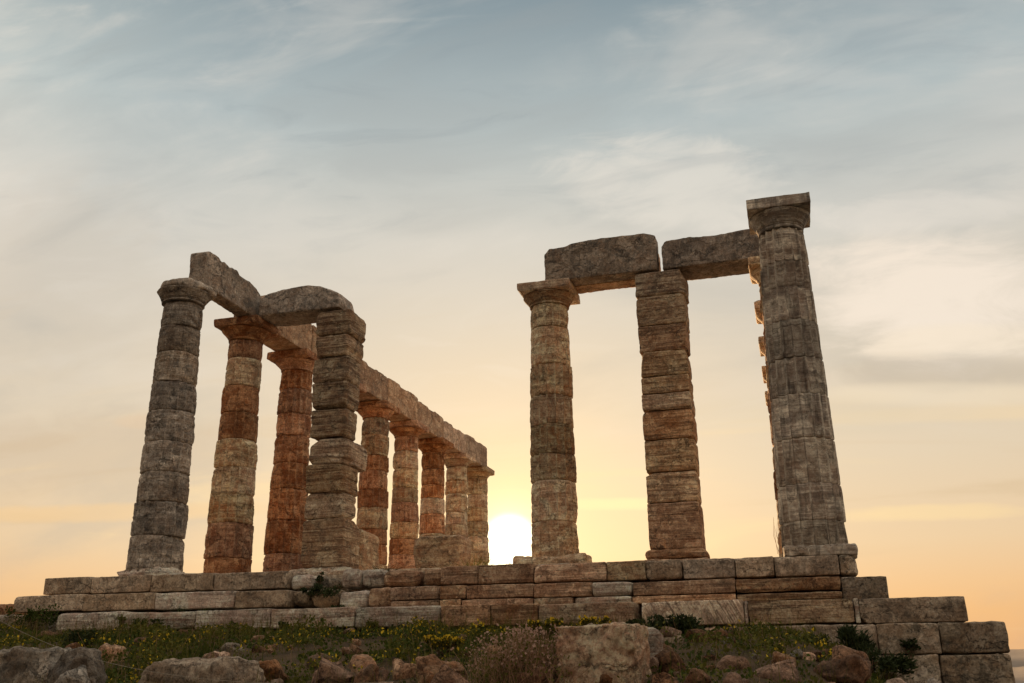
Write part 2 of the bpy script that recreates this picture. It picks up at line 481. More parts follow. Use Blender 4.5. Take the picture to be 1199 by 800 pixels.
M_ROCKR = stone_mat('red_brown_boulder', (0.23, 0.14, 0.09), (0.10, 0.06, 0.038), (0.17, 0.075, 0.035), 0.6, 0.5, lichen_col=(0.04, 0.035, 0.028), bed=0.2, pits=1.3, bump=1.0, speck=.6)
M_BLOCK = stone_mat('pale_orange_block', (0.56, 0.40, 0.28), (0.36, 0.23, 0.15), (0.36, 0.13, 0.05), 0.5, 0.25, lichen_col=(0.12, 0.08, 0.06), bed=0.1, pits=1.0, bump=0.8)
M_ROCKP = stone_mat('pink_orange_boulder', (0.40, 0.285, 0.205), (0.23, 0.15, 0.10), (0.28, 0.11, 0.05), 0.5, 0.35, lichen_col=(0.10, 0.07, 0.05), bed=0.15, pits=1.2, bump=0.9)


def plain_mat(name, c1, c2, scale=3.0, rough=0.9, bump=0.4, dist=0.05, trans=0.0):
    m = bpy.data.materials.new(name)
    m.use_nodes = True
    T = NT(m.node_tree)
    out = T.new('ShaderNodeOutputMaterial')
    bs = T.new('ShaderNodeBsdfPrincipled')
    bs.inputs['Roughness'].default_value = rough
    bs.inputs['Specular IOR Level'].default_value = 0.2
    tcn = T.new('ShaderNodeTexCoord')
    n = T.noise(tcn.outputs['Object'], scale, 7, 0.65, 0.4)
    T.l.new(T.mix(T.smooth(n, 0.3, 0.7), (*c1, 1), (*c2, 1)), bs.inputs['Base Color'])
    if bump:
        bp = T.new('ShaderNodeBump')
        bp.inputs['Strength'].default_value = bump
        bp.inputs['Distance'].default_value = dist
        T.l.new(T.noise(tcn.outputs['Object'], scale * 4, 6, 0.7), bp.inputs['Height'])
        T.l.new(bp.outputs[0], bs.inputs['Normal'])
    if trans:
        tr = T.new('ShaderNodeBsdfTranslucent')
        T.l.new(T.mix(n, (*c1, 1), (*c2, 1)), tr.inputs[0])
        mx = T.new('ShaderNodeMixShader')
        mx.inputs[0].default_value = trans
        T.l.new(bs.outputs[0], mx.inputs[1]); T.l.new(tr.outputs[0], mx.inputs[2])
        T.l.new(mx.outputs[0], out.inputs[0])
    else:
        T.l.new(bs.outputs[0], out.inputs[0])
    return m


M_SOIL = plain_mat('dry_red_soil', (0.055, 0.04, 0.022), (0.11, 0.07, 0.038), 2.5, bump=0.8, dist=0.08)
M_SEA = plain_mat('sea_water', (0.035, 0.06, 0.075), (0.04, 0.07, 0.085), 0.02, rough=0.25, bump=0.3, dist=0.6)
M_HILL = plain_mat('distant_hill_scrub', (0.20, 0.16, 0.13), (0.28, 0.22, 0.17), 0.004, bump=0)
M_GREEN = plain_mat('green_leaf', (0.032, 0.050, 0.010), (0.07, 0.095, 0.016), 1.4, bump=0, trans=0.25)
M_DGREEN = plain_mat('dark_green_leaf', (0.022, 0.034, 0.012), (0.045, 0.060, 0.020), 2.5, bump=0, trans=0.15)
M_OLIVE = plain_mat('olive_leaf', (0.07, 0.075, 0.014), (0.13, 0.125, 0.022), 1.8, bump=0, trans=0.25)
M_YEL = plain_mat('yellow_petal', (0.55, 0.36, 0.02), (0.70, 0.50, 0.04), 3, bump=0, trans=0.3)
M_DRY = plain_mat('dry_stalk', (0.24, 0.14, 0.085), (0.34, 0.21, 0.13), 4, bump=0, trans=0.2)
M_PINK = plain_mat('pale_pink_petal', (0.36, 0.22, 0.16), (0.50, 0.34, 0.28), 5, bump=0, trans=0.35)
M_STEM = plain_mat('brown_stem', (0.08, 0.055, 0.03), (0.13, 0.09, 0.05), 5, bump=0)
M_ROPE = plain_mat('pale_rope', (0.25, 0.22, 0.18), (0.33, 0.29, 0.23), 20, bump=0)

# ------------------------------------------------------------------ terrain, sea, far hills


def ground_z(x, y, rough=True):
    x = np.asarray(x, float); y = np.asarray(y, float)
    z = np.interp(y, [-200, -40, -16.5, -13, -10, -8, -6, -4, -1.7, 0, 34, 60, 120, 260],
                  [-62, -8, -3.68, -3.3, -2.80, -2.42, -2.06, -1.70, -1.37, -1.4, -1.5, -5, -22, -66])
    xr = np.maximum(0, x + 0.9)
    z = z - np.interp(xr, [0, .6, 1.2, 2, 4, 10, 40, 120, 200], [0, .12, .46, 0.95, 1.7, 3.3, 12, 45, 70])
    xl = np.maximum(0, -13.2 - x)
    near = np.clip((y + 9) / 5, 0, 1)
    z = z + 0.016 * np.clip(-x - 2, 0, 12) * np.clip((y + 6) / 3, 0, 1) * np.clip((60 - y) / 60, 0, 1)
    z = z + near * np.interp(xl, [0, 1.5, 4, 7, 20], [0, 0.22, 0.40, 0.2, 0])
    z = z - np.interp(xl, [0, 8, 40, 120, 200], [0, 0.4, 12, 45, 70])
    if rough:
        P = np.stack([x, y, x * 0], -1)
        amp = np.clip(1.2 - np.abs(y + 5) / 60, 0.3, 1)
        z = z + amp * (0.05 * fbm(P, 0.9, 3, 2) + 0.018 * fbm(P, 4.0, 2, 4))
    return np.maximum(z, -66)


def grid_sheet(xs, ys):
    X, Y = np.meshgrid(xs, ys, indexing='ij')
    n, m = X.shape
    id_ = np.arange(n * m).reshape(n, m)
    q = np.stack([id_[:-1, :-1].ravel(), id_[1:, :-1].ravel(), id_[1:, 1:].ravel(), id_[:-1, 1:].ravel()], 1)
    return X.ravel(), Y.ravel(), q


def uneven(lo, a, b, hi, fine, n):
    t = np.geomspace(1, 1 + (hi - b), n) - 1 + b
    s = a - (np.geomspace(1, 1 + (a - lo), n) - 1)
    return np.concatenate([s[::-1][:-1], np.arange(a, b, fine), t])


gx, gy, gq = grid_sheet(uneven(-220, -22, 6, 220, 0.14, 26), uneven(-210, -13, 1, 280, 0.14, 30))
o = mesh_obj('ground', np.stack([gx, gy, ground_z(gx, gy)], 1), gq.tolist(), M_SOIL)
tag(o, 'dry reddish soil of the headland in front of the temple', 'ground', kind='structure')
sx, sy, sq = grid_sheet(np.linspace(-30000, 30000, 9), np.linspace(-30000, 30000, 9))
o = mesh_obj('sea', np.stack([sx, sy, np.full_like(sx, -62.0)], 1), sq.tolist(), M_SEA)
tag(o, 'open sea around the headland', 'sea', kind='structure')


def ridge(name, dist, az0, az1, heights, label, depth):
    az = np.linspace(R(az0), R(az1), 90)
    t = np.linspace(0, 1, 90)
    el = np.interp(t, np.linspace(0, 1, len(heights)), heights)
    P0 = np.stack([t * 30, t * 0, t * 0], 1)
    top = np.tan(np.radians(el)) * dist - 2 + dist * 0.0016 * fbm(P0, 1.0, 3, dist)
    rows = []
    for k, (dd, hh) in enumerate(((0, 0.0), (0.25, 0.55), (0.5, 1.0), (0.75, 0.6), (1, 0.0))):
        rr = dist + depth * (dd - 0.5)
        z = -64 + (top + 64) * hh
        rows.append(np.stack([CAM[0] + np.sin(az) * rr, CAM[1] + np.cos(az) * rr, z], 1))
    V = np.concatenate(rows)
    n = 90
    q = [(r * n + i, r * n + i + 1, (r + 1) * n + i + 1, (r + 1) * n + i) for r in range(4) for i in range(n - 1)]
    return tag(mesh_obj(name, V, q, M_HILL), label, 'hills', kind='structure')


ridge('hills', 7000, -4, 40, [-0.6, 0.6, 1.1, 1.2, 0.9, 0.7, 0.9, 0.4, -0.6], 'far hazy hills across the water right of the temple', 2500)
ridge('headland', 2600, 3, 32, [-1.3, 0.3, 0.5, 0.5, 0.3, -1.3], 'nearer low headland under the far hills', 900)

# ------------------------------------------------------------------ the temple platform
PL = thing('temple_platform', (-6, -0.6, -1.4), 'stepped stone platform carrying all the temple columns, broken in its middle', 'platform')
PO = np.array([-6, -0.6, -1.4])


def ztop(x):         # the stylobate lies very slightly out of level
    return -0.08 - 0.011 * (x + 14.2)


def pblock(name, x0, x1, y0, y1, z0, z1, mat, **kw):
    kw.setdefault('cell', 0.07); kw.setdefault('bev', 0.014); kw.setdefault('rough', 0.006); kw.setdefault('chips', 1.2)
    return stone(name, np.array([x0, y0, z0]) - PO, np.array([x1, y1, z1]) - PO, mat, PL, **kw)


def course(us, Y, vtop, zt, zb, depth, mats, name, gap=0.007, kws=None, jit=0.006, under=0.002):
    xs = [at(u, vtop, Y)[0] for u in us]
    for i in range(len(xs) - 1):
        kw = dict((kws or {}).get(i, {}))
        dy = kw.pop('dy', 0.0) + rng.uniform(-jit, jit)
        dzt = kw.pop('dz', 0.0) + rng.uniform(-0.016, -0.008)
        mat = mats[i % len(mats)]
        mat = kw.pop('mat', mat)
        xm = (xs[i] + xs[i + 1]) / 2
        pblock(name, xs[i] + gap, xs[i + 1] - gap, Y + dy, Y + depth, zb(xm) + under, zt(xm) + dzt, mat, **kw)
    return xs


z1b = lambda x: ztop(x) - 0.355
z2b = lambda x: z1b(x) - 0.345
z3b = lambda x: z2b(x) - 0.33
brk = dict(bev=0.07, rough=0.02, big=0.07, chips=1.0, mat=M_PALE)
brk2 = dict(bev=0.09, rough=0.025, big=0.09, chips=1.0, mat=M_FOUND)
# stylobate
course([53, 108, 178, 251, 337, 362, 398, 419, 447, 490, 516, 560, 625, 711, 757, 800, 862, 908, 985, 1007], -0.62, 675, ztop, z1b, 0.8,
       [M_ASH], 'stylobate_block', under=.042,
       kws={4: dict(brk, dy=.10, dz=-.05), 5: dict(brk2, dy=.3, dz=-.12), 6: dict(brk, dy=.08), 7: dict(brk, dy=.14), 8: dict(brk2, dy=.06, mat=M_ASHW),
            9: dict(brk, mat=M_ASHW, dy=.10), 10: dict(mat=M_ASHW, rough=.012), 11: dict(mat=M_ASHW), 12: dict(mat=M_ASHW, bev=.03), 13: dict(mat=M_WARM, strata=.012),
            14: dict(mat=M_ASH, bev=.05, rough=.02), 17: dict(mat=M_ASH), 18: dict(mat=M_FOUND, bev=.05, rough=.02)})
# second step: left run, broken run, then two thin courses in the middle and right
course([17, 98, 182, 275, 337, 360, 393], -0.97, 700, z1b, z2b, 0.75, [M_ASH, M_ASH, M_PALE], 'step_block', under=.045,
       kws={3: dict(mat=M_ASH, bev=.03), 4: dict(brk2, dy=.05), 5: dict(brk2, dy=.12)})
course([393, 428, 457], -0.97, 700, z1b, z2b, 0.75, [M_PALE], 'step_block', kws={0: dict(brk, dy=.1, dz=-.04), 1: dict(brk, dy=.06, mat=M_ASHW)})
zm = lambda x: z1b(x) - 0.225
course([457, 515, 546, 625, 693, 741], -0.97, 690, z1b, zm, 0.75, [M_ASHW, M_ASHW, M_ASHW, M_ASHW, M_PALE], 'step_block', kws={4: dict(bev=.03)})
course([457, 515, 540, 625, 672, 741], -0.975, 715, zm, z2b, 0.75, [M_ASHW, M_WARM, M_ASHW, M_WARM, M_PALE], 'step_block')
course([741, 862, 986], -0.97, 690, z1b, zm, 0.75, [M_ASHW, M_ASHW], 'step_block', kws={0: dict(strata=.02), 1: dict(strata=.03)})
course([741, 864, 990], -0.985, 712, zm, z2b, 0.75, [M_ASHW, M_BED], 'step_block', kws={1: dict(strata=.02)})
xs = course([986, 1041], -0.80, 690, z1b, z2b, 0.75, [M_FOUND], 'step_block', jit=0)
# third step
course([66, 143, 229, 317, 415, 516, 575, 630, 744], -1.40, 722, z2b, z3b, 0.8, [M_PALE, M_PALE, M_PALE, M_PALE, M_PALE, M_ASHW, M_ASHW, M_ASHW], 'step_block',
       kws={0: dict(bev=.05, big=.02), 1: dict(bev=.04, big=.02, rough=.01, dz=-.02), 2: dict(strata=.02), 3: dict(strata=.02), 4: dict(strata=.015, bev=.03), 7: dict(bev=.03, mat=M_WARM)})
course([752, 872, 877, 1002, 1008, 1134], -1.40, 722, lambda x: z2b(x) - 0.0, lambda x: z3b(x) - 0.03, 0.8, [M_DIAG, M_PALE, M_BED, M_PALE, M_ASH], 'step_block',
       kws={1: dict(dy=.02), 3: dict(dy=.02), 2: dict(strata=.02)}, gap=0.002)
# foundation courses at the right
zt4 = lambda x: -1.315 - 0.004 * x
course([846, 868, 905, 1027, 1100, 1180], -1.72, 736, zt4, lambda x: -1.735, 0.8, [M_FOUND, M_FOUND, M_ASH, M_FOUND, M_FOUND], 'foundation_block',
       kws={i: dict(bev=.025, rough=.014) for i in range(5)})
course([900, 985, 1100, 1186], -1.75, 770, lambda x: -1.735, lambda x: -2.32, 0.8, [M_FOUND], 'foundation_block',
       kws={i: dict(bev=.025, rough=.014) for i in range(3)})
course([960, 1060, 1130, 1190], -1.78, 790, lambda x: -2.32, lambda x: -2.9, 0.8, [M_FOUND], 'foundation_block',
       kws={i: dict(bev=.03, rough=.016) for i in range(3)})
# the flanks, running away to the west
for k in range(8):
    ya = 0.2 + k * 4.0
    yb = ya + 3.985
    for (xa, xb, zb, zt_, yf) in ((-0.25, 0.52, -0.60, -0.24, .2), (0.1, 0.83, -0.93, -0.60, -.045), (0.75, 1.82, -1.30, -0.94, -.595), (1.3, 2.22, -1.735, -1.31, -.915), (1.35, 2.26, -2.35, -1.74, -.945), (1.4, 2.3, -2.95, -2.36, -.975)):
        pblock('step_block' if zt_ > -1.3 else 'foundation_block', xa, xb, yf if k == 0 else ya, yb, zb, zt_, M_ASH, cell=0.25, bev=0.02)
    for (xa, xb, zb, zt_, yf) in ((-14.2, -13.5, -0.43, -0.08, .2), (-14.55, -13.9, -0.78, -0.44, -.215), (-14.5, -13.2, -1.6, -0.80, -.85)):
        pblock('step_block', xa, xb, yf if k == 0 else ya, yb, zb, zt_, M_ASH, cell=0.25, bev=0.02)
# core and paving
pblock('rubble_core', -13.6, 0.3, -0.2, 32.1, -1.6, -0.20, M_FOUND, cell=0.4)
pblock('rubble_core', -1.6, 1.5, -1.1, 32.1, -2.95, -1.33, M_FOUND, cell=0.4)
kx = 0
for (xa, xb) in ((-13.5, -11.2), (-11.2, -8.8), (-8.8, -6.4), (-6.4, -4.1), (-4.1, -1.9), (-1.9, 0.25)):
    for k in range(8):
        ya = 0.19 + k * 4.0
        pblock('paving_slab', xa + .01, xb - .01, ya, ya + 3.98, -0.24, ztop(xa) + 0.02 + rng.uniform(-.015, .03), M_PALE if (k + kx) % 2 else M_WARM, cell=0.16, bev=0.03, rough=0.02, big=0.03)
    kx += 1
o = pblock('stylobate_block', -13.35, -10.9, -0.35, 0.18, -0.2, ztop(-12) + 0.03, M_PALE, bev=0.06, rough=0.02, big=0.05)

# ------------------------------------------------------------------ columns


def drum_mesh(r_lo, r_hi, h, nth, cell, seed, flute, worn, pillow, chip, depth=0.068):
    nz = max(4, int(h / cell))
    e = 0.014
    zz = np.concatenate([[0, e * 0.5, e * 1.2, e * 2.4], np.linspace(e * 4, h - e * 4, nz), [h - e * 2.4, h - e * 1.2, h - e * 0.5, h]])
    th = np.arange(nth) * 2 * math.pi / nth
    Z, TH = np.meshgrid(zz, th, indexing='ij')
    t = Z / h
    Rr = r_lo + (r_hi - r_lo) * t
    P = np.stack([np.cos(TH) * Rr, np.sin(TH) * Rr, Z + seed * 3.3], -1)
    u = (TH * 16 / (2 * math.pi)) % 1.0 - 0.5
    prof = 1 - 4 * u * u
    mk = np.clip(0.5 + worn * 0 + 1.9 * fbm(P * [1, 1, 0.8], 1.9, 2, seed) + (flute - 0.5) * 2.2, 0, 1)
    d = depth
    r = Rr - d * (mk * prof + (1 - mk) * 0.42)
    # worn band erosion and spalls
    n1 = fbm(P, 2.4, 3, seed + 2)
    n2 = fbm(P * [1, 1, 2.2], 6.5, 3, seed + 4)
    bands = fbm(np.stack([P[..., 0] * .35, P[..., 1] * .35, P[..., 2] * 7], -1), 1.3, 3, seed + 6)
    r = r - worn * (0.013 * np.maximum(0, n1) + 0.009 * n2 + 0.013 * np.maximum(0, bands))
    sp = fbm(P, 1.35, 3, seed + 9)
    r = r - chip * 0.11 * np.clip(sp - 0.30, 0, 0.35)
    # joints: the edges of every drum are rounded and nicked
    de = np.minimum(Z, h - Z)
    nick = np.clip(0.6 + 1.5 * fbm(P, 3.2, 3, seed + 12), 0.15, 2.2)
    r = r - (0.030 if chip > .5 else 0.016) * np.clip(nick, .5, 1.5) * np.exp(-de / 0.0075)
    r = r - 0.006 * nick * np.exp(-de / (0.010 + 0.012 * nick)) * (0.7 + 0.6 * worn)
    nick2 = np.clip(fbm(P * [1, 1, 0.4], 2.1, 2, seed + 15) - 0.18, 0, 1)
    r = r - chip * 0.16 * nick2 * np.exp(-de / 0.06)
    r = r - pillow * 0.032 * np.abs(2 * t - 1) ** 4.0
    # gouges: small sharp hollows and broken flute edges
    g1 = fbm(P * [1, 1, 1.5], 8.0, 3, seed + 18)
    g2 = fbm(P * [1, 1, 0.5], 4.2, 3, seed + 21)
    r = r - worn * (0.055 * np.clip(g1 - 0.18, 0, .5) + 0.07 * np.clip(np.abs(g2) - 0.30, 0, .5))
    r = r - worn * 0.016 * np.clip(1 - np.abs(fbm(np.stack([P[..., 0] * .4, P[..., 1] * .4, P[..., 2] * 3.2], -1), 1.6, 2, seed + 24)) / 0.07, 0, 1) * (mk < .8)
    X = np.stack([np.cos(TH) * r, np.sin(TH) * r, Z], -1)
    if chip > 0.5:
        X = chisel((X - [0, 0, h / 2]).reshape(-1, 3), 3, seed + 1, 0.92, 0.98, 0.4).reshape(X.shape) + [0, 0, h / 2]
    n = len(zz)
    V = np.concatenate([X.reshape(-1, 3), [[0, 0, 0], [0, 0, h]]])
    id_ = np.arange(n * nth).reshape(n, nth)
    nx = np.roll(id_, -1, axis=1)
    q = np.stack([id_[:-1].ravel(), nx[:-1].ravel(), nx[1:].ravel(), id_[1:].ravel()], 1)
    cb, ct = n * nth, n * nth + 1
    tr = [(cb, nx[0, i], id_[0, i]) for i in range(nth)] + [(ct, id_[-1, i], nx[-1, i]) for i in range(nth)]
    return V, q.tolist(), tr


def lathe(prof, nth, seed, rough):
    """smooth turned shape from (radius, z) pairs, uneven by noise"""
    pr = np.array(prof)
    s = np.linspace(0, len(pr) - 1, 26)
    rr = np.interp(s, range(len(pr)), pr[:, 0]); zz = np.interp(s, range(len(pr)), pr[:, 1])
    th = np.arange(nth) * 2 * math.pi / nth
    Rr, TH = np.meshgrid(rr, th, indexing='ij')
    Z = np.repeat(zz[:, None], nth, 1)
    P = np.stack([np.cos(TH) * Rr, np.sin(TH) * Rr, Z], -1)
    f = 1 + rough * (fbm(P, 3.5, 3, seed) + 0.6 * fbm(P, 11, 2, seed + 2)) - rough * 3.0 * np.clip(fbm(P, 2.0, 2, seed + 5) - .25, 0, 1)
    P[..., 0] *= f; P[..., 1] *= f
    n = len(s)
    V = np.concatenate([P.reshape(-1, 3), [[0, 0, zz[0]], [0, 0, zz[-1]]]])
    id_ = np.arange(n * nth).reshape(n, nth)
    nx = np.roll(id_, -1, axis=1)
    q = np.stack([id_[:-1].ravel(), nx[:-1].ravel(), nx[1:].ravel(), id_[1:].ravel()], 1).tolist()
    q += [(n * nth, nx[0, i], id_[0, i]) for i in range(nth)] + [(n * nth + 1, id_[-1, i], nx[-1, i]) for i in range(nth)]
    return V, q


DR = {m.name: d for m, d in ((M_GREY, M_GREY_D), (M_NORTH, M_NORTH_D), (M_RUST, M_RUST_D), (M_WARM, M_WARM_D))}
Z_AB = 5.96          # top of the abaci
COLS = []


def column(x, y, joints, mats, label, flute=0.6, worn=0.8, pillow=0.12, chip=0.8, r0=0.52, r1=0.405, far=False, cap_rough=0.02,
           cap_mat=None, ab_kw=None, jit=0.008, ab=1.08, zb=-0.22, seed=0, ab_sh=None, cut_x=None):
    root = thing('temple_column', (x, y, zb), label, 'column', 'standing temple columns')
    zn = joints[0]
    js = list(joints)[::-1]
    if js[0] > zb + 0.15:
        js = [zb] + js
    else:
        js[0] = zb
    rad = lambda z: r0 + (r1 - r0) * min(1, max(0, (z + 0.1) / 5.6)) ** 1.12
    nth = 96 if far else 192
    for i in range(len(js) - 1):
        a, b = js[i], js[i + 1]
        fl = flute[i % len(flute)] if isinstance(flute, (list, tuple)) else flute + rng.uniform(-0.35, 0.35)
        sd = seed * 7.7 + i * 3.17
        V, q, t = drum_mesh(rad(a), rad(b), b - a - 0.003, nth, 0.06 if far else 0.026, sd, fl, worn, pillow * rng.uniform(0.3, 1.3), chip)
        o = mesh_obj('drum', V, q, DR[mats[rng.integers(len(mats))].name], root, (rng.uniform(-jit, jit), rng.uniform(-jit, jit), a - zb), tris=t)
        o.rotation_euler = (0, 0, rng.integers(16) * math.pi / 8 + rng.uniform(-.02, .02))
    n = zn - zb
    ht = Z_AB - zn
    rn = rad(zn) - 0.012
    ha = 0.195
    e = ht - ha
    prof = [(rn, 0.0), (rn + 0.004, e * 0.16), (rn - 0.012, e * 0.18), (rn + 0.012, e * 0.22), (rn + 0.000, e * 0.28), (rn + 0.022, e * 0.31), (rn + 0.03, e * 0.38),
            (rn + (ab / 2 - rn) * 0.55, e * 0.66), (rn + (ab / 2 - rn) * 0.86, e * 0.86), (ab / 2 - 0.006, e * 0.95), (ab / 2 - 0.03, e)]
    cm = cap_mat or mats[0]
    V, q = lathe(prof, 72 if far else 112, seed + 40, cap_rough)
    if cut_x is not None:
        V[:, 0] = np.maximum(V[:, 0], cut_x - 0.03 * fbm(V, 5.0, 3, seed))
    cap = mesh_obj('capital', V, q, cm, root, (0, 0, n))
    kw = dict(cell=0.06, bev=0.018, rough=0.007, chips=1.5)
    kw.update(ab_kw or {})
    q4 = ab_sh or (-ab / 2, -ab / 2, ab / 2, ab / 2)
    stone('abacus', (q4[0], q4[1], e + 0.001), (q4[2], q4[3], ht), cm, cap, seed=seed + 60, **kw)
    COLS.append(root)
    return root


def rj(n=10):
    z = np.linspace(5.52, 0.0, n + 1)
    z[1:-1] += rng.uniform(-0.07, 0.07, n - 1)
    return list(z)


XS, XN, SP = -12.28, -0.06, 2.522
column(XS, 0, [5.50, 4.96, 4.39, 3.75, 3.15, 2.51, 1.9, 1.31, 0.66, -0.2], [M_GREY], 'leftmost column, dark grey and weathered, holding the end of a broken beam',
       flute=[.75, .8, .25, .15, .45, .35, .15, .1, .1], pillow=0.35, worn=0.95, jit=0.013, chip=1.0, cap_rough=0.05, ab=1.12,
       ab_kw=dict(bev=0.13, rough=0.03, big=0.10, cuts=9, cut_lo=.74, cut_hi=.93), ab_sh=(-.36, -.50, .56, .56), cut_x=-.45, r0=0.545, r1=0.435, seed=1, zb=-0.12)
column(XS, SP, [5.50, 5.05, 4.38, 3.75, 3.13, 2.5, 1.88, 1.26, 0.52, -0.2], [M_RUST, M_RUST, M_WARM], 'rust brown column second from the left with long open flutes near its foot',
       flute=[.5, .95, .6, .4, .55, .35, .3, .2, .2], worn=0.9, chip=1.2, jit=0.010, ab_kw=dict(bev=0.03), r0=0.54, r1=0.41, ab=1.14, seed=2, ab_sh=(-.54, -.58, .60, .58))
column(XS, 2 * SP, [5.52, 5.01, 4.38, 3.8, 3.1, 2.46, 1.68, 0.89, -0.2], [M_RUST], 'rust brown column just left of the squared south pillar, its capital partly hidden',
       worn=0.85, chip=1.0, seed=3, r0=0.54, r1=0.415, ab=1.16)
SL = {3: 'south row column hidden behind the squared south pillar', 4: 'south row column directly right of the squared south pillar',
      5: 'second south row column right of the squared south pillar, left of the low squared block', 6: 'south row column rising behind the left half of the low squared block',
      7: 'south row column rising behind the right half of the low squared block', 8: 'farthest south row column, last under the beam line, left of the sun'}
for k in range(3, 9):
    column(XS, k * SP, rj(), [M_RUST, M_WARM] if k < 7 else [M_WARM], SL[k], far=True, flute=0.45, seed=3 + k, r0=0.53, r1=0.415, ab=1.14, jit=0.006)
column(XN, 0, [5.44, 4.81, 4.33, 3.71, 3.04, 2.4, 1.66, 0.91, 0.32, -0.25], [M_NORTH], 'tallest looking column at the right with a bare square abacus and sharp flutes',
       flute=[.9, 1.2, 1.1, 1.3, 1.2, 1.2, 1.2, .9, .7], worn=0.22, pillow=0.06, chip=0.3, ab_kw=dict(cuts=0, bev=.01, chips=.6), jit=0.006, r0=0.525, r1=0.40, cap_rough=0.012, seed=20, zb=-0.25)
NL = {1: 'north row column close behind the tall right column, carrying a beam end', 2: 'second north row column behind the tall right column, bare capital showing at its left',
      3: 'third north row column behind the tall right column, bare capital showing at its left', 4: 'fourth north row column behind the tall right column, bare capital showing at its left',
      5: 'farthest north row column behind the tall right column, lowest capital showing at its left'}
for k in range(1, 6):
    column(XN - 0.10 - 0.02 * max(0, k - 2), k * SP, rj(), [M_WARM, M_RUST], NL[k], far=True, flute=0.5, seed=24 + k, ab=1.10, jit=0.005)
column(-4.94, 2.52, [5.52, 5.01, 4.18, 3.52, 2.89, 2.28, 1.74, 0.93, -0.2], [M_WARM], 'round warm tan column right of the sun under the end of a thick beam',
       flute=[.2, .3, .6, .95, .9, .85, .15, .1], worn=0.8, pillow=0.12, chip=0.7, r0=0.50, r1=0.435, ab=1.14, seed=35, jit=0.005)

# ------------------------------------------------------------------ the two squared pillars (antae)
A0 = thing('wall_pillar', (-9.8, 2.5, -0.1), 'squared pillar of stacked uneven blocks left of the sun, one block jutting out', 'pillar', 'squared wall end pillars')
AO = np.array([-9.8, 2.5, -0.1])


def ablock(x0, x1, y0, y1, z0, z1, mat, root, org, **kw):
    kw.setdefault('cell', 0.045); kw.setdefault('bev', 0.03); kw.setdefault('rough', 0.016); kw.setdefault('chips', 0.5); kw.setdefault('strata', 0.032); kw.setdefault('cuts', 6); kw.setdefault('cut_lo', .88)
    return stone('block', np.array([x0, y0, z0]) - org, np.array([x1, y1, z1]) - org, mat, root, **kw)


for (z0, z1, x0, x1, y1, kw) in [
        (5.31, 5.92, -10.27, -9.40, 2.98, dict(bev=.07)), (4.79, 5.305, -10.25, -9.42, 2.92, dict(bev=.06)), (4.20, 4.785, -10.28, -9.42, 2.80, dict(bev=.05, big=.03)),
        (3.61, 4.195, -10.27, -9.40, 2.74, dict(bev=.045)), (2.96, 3.605, -10.26, -9.39, 2.66, dict(bev=.06)), (2.38, 2.955, -10.27, -9.36, 3.27, dict(bev=.10, cuts=9, cut_lo=.84)),
        (1.76, 2.375, -10.28, -9.37, 2.80, dict(bev=.05, big=.03)), (1.22, 1.755, -10.27, -9.36, 2.72, dict(bev=.05)), (0.20, 1.215, -10.29, -9.33, 2.92, dict(bev=.03))]:
    ablock(x0, x1, 2.06 + rng.uniform(-.02, .02), y1, z0, z1, M_BED, A0, AO, **kw)
ablock(-10.5, -9.1, 1.85, 3.1, -0.16, 0.195, M_PALE, A0, AO, bev=.09, rough=.02, big=.05)
A3 = thing('wall_pillar', (-2.52, 2.5, -0.1), 'slim squared pillar right of the sun on a flaring base, two beams meeting on top', 'pillar', 'squared wall end pillars')
AO3 = np.array([-2.52, 2.5, -0.1])
jz = [5.93, 5.38, 4.75, 4.19, 3.67, 3.31, 2.96, 2.38, 1.74, 1.15, 0.27]
for i in range(len(jz) - 1):
    fx = [0.02, .01, 0, -.01, -.005, 0, .01, 0, .005, .01][i]
    ablock(-3.0 - fx, -2.04 + fx + (0.03 if i == 0 else 0), 2.06 + rng.uniform(-.012, .012), 2.93, jz[i + 1], jz[i] - .005, [M_BED, M_BED, M_ASHW, M_BED][i % 4] if i < 9 else M_ASHW, A3, AO3,
           bev=.028 if i else .06, strata=.02 if i < 7 else .008, rough=.009)
ablock(-3.09, -1.96, 1.95, 3.05, 0.085, 0.265, M_ASHW, A3, AO3, bev=.06, strata=0)
ablock(-3.13, -1.92, 1.91, 3.1, -0.16, 0.08, M_ASHW, A3, AO3, bev=.03, strata=0)

# ------------------------------------------------------------------ beams


def beam(axis, a0, a1, b0, b1, z0, prof, mat, label, seed, name='stone_beam', **kw):
    """architrave block along 'x' or 'y' from a0 to a1; prof = [(0..1, top z)]; b0..b1 across"""
    zt = max(p[1] for p in prof)
    H = zt - z0
    size = (a1 - a0, b1 - b0, H) if axis == 'x' else (b1 - b0, a1 - a0, H)
    ai = 0 if axis == 'x' else 1

    def deform(P):
        t = (P[:, ai] / (a1 - a0)) + 0.5
        top = np.interp(t, [p[0] for p in prof], [p[1] for p in prof])
        f = (top - z0) / H
        P = P.copy()
        P[:, 2] = (P[:, 2] + H / 2) * f - H / 2
        return P
    k = dict(cell=0.045, bev=0.014, rough=0.014, chips=1.1, big=0.010, cuts=3, cut_lo=.95)
    k.update(kw)
    P, Fq = stone_shape(size, seed=seed, deform=deform, **k)
    c = ((a0 + a1) / 2, (b0 + b1) / 2) if axis == 'x' else ((b0 + b1) / 2, (a0 + a1) / 2)
    o = mesh_obj(name, P, Fq.tolist(), mat, None, (c[0], c[1], z0 + H / 2))
    return tag(o, label, 'beam', 'architrave beams')


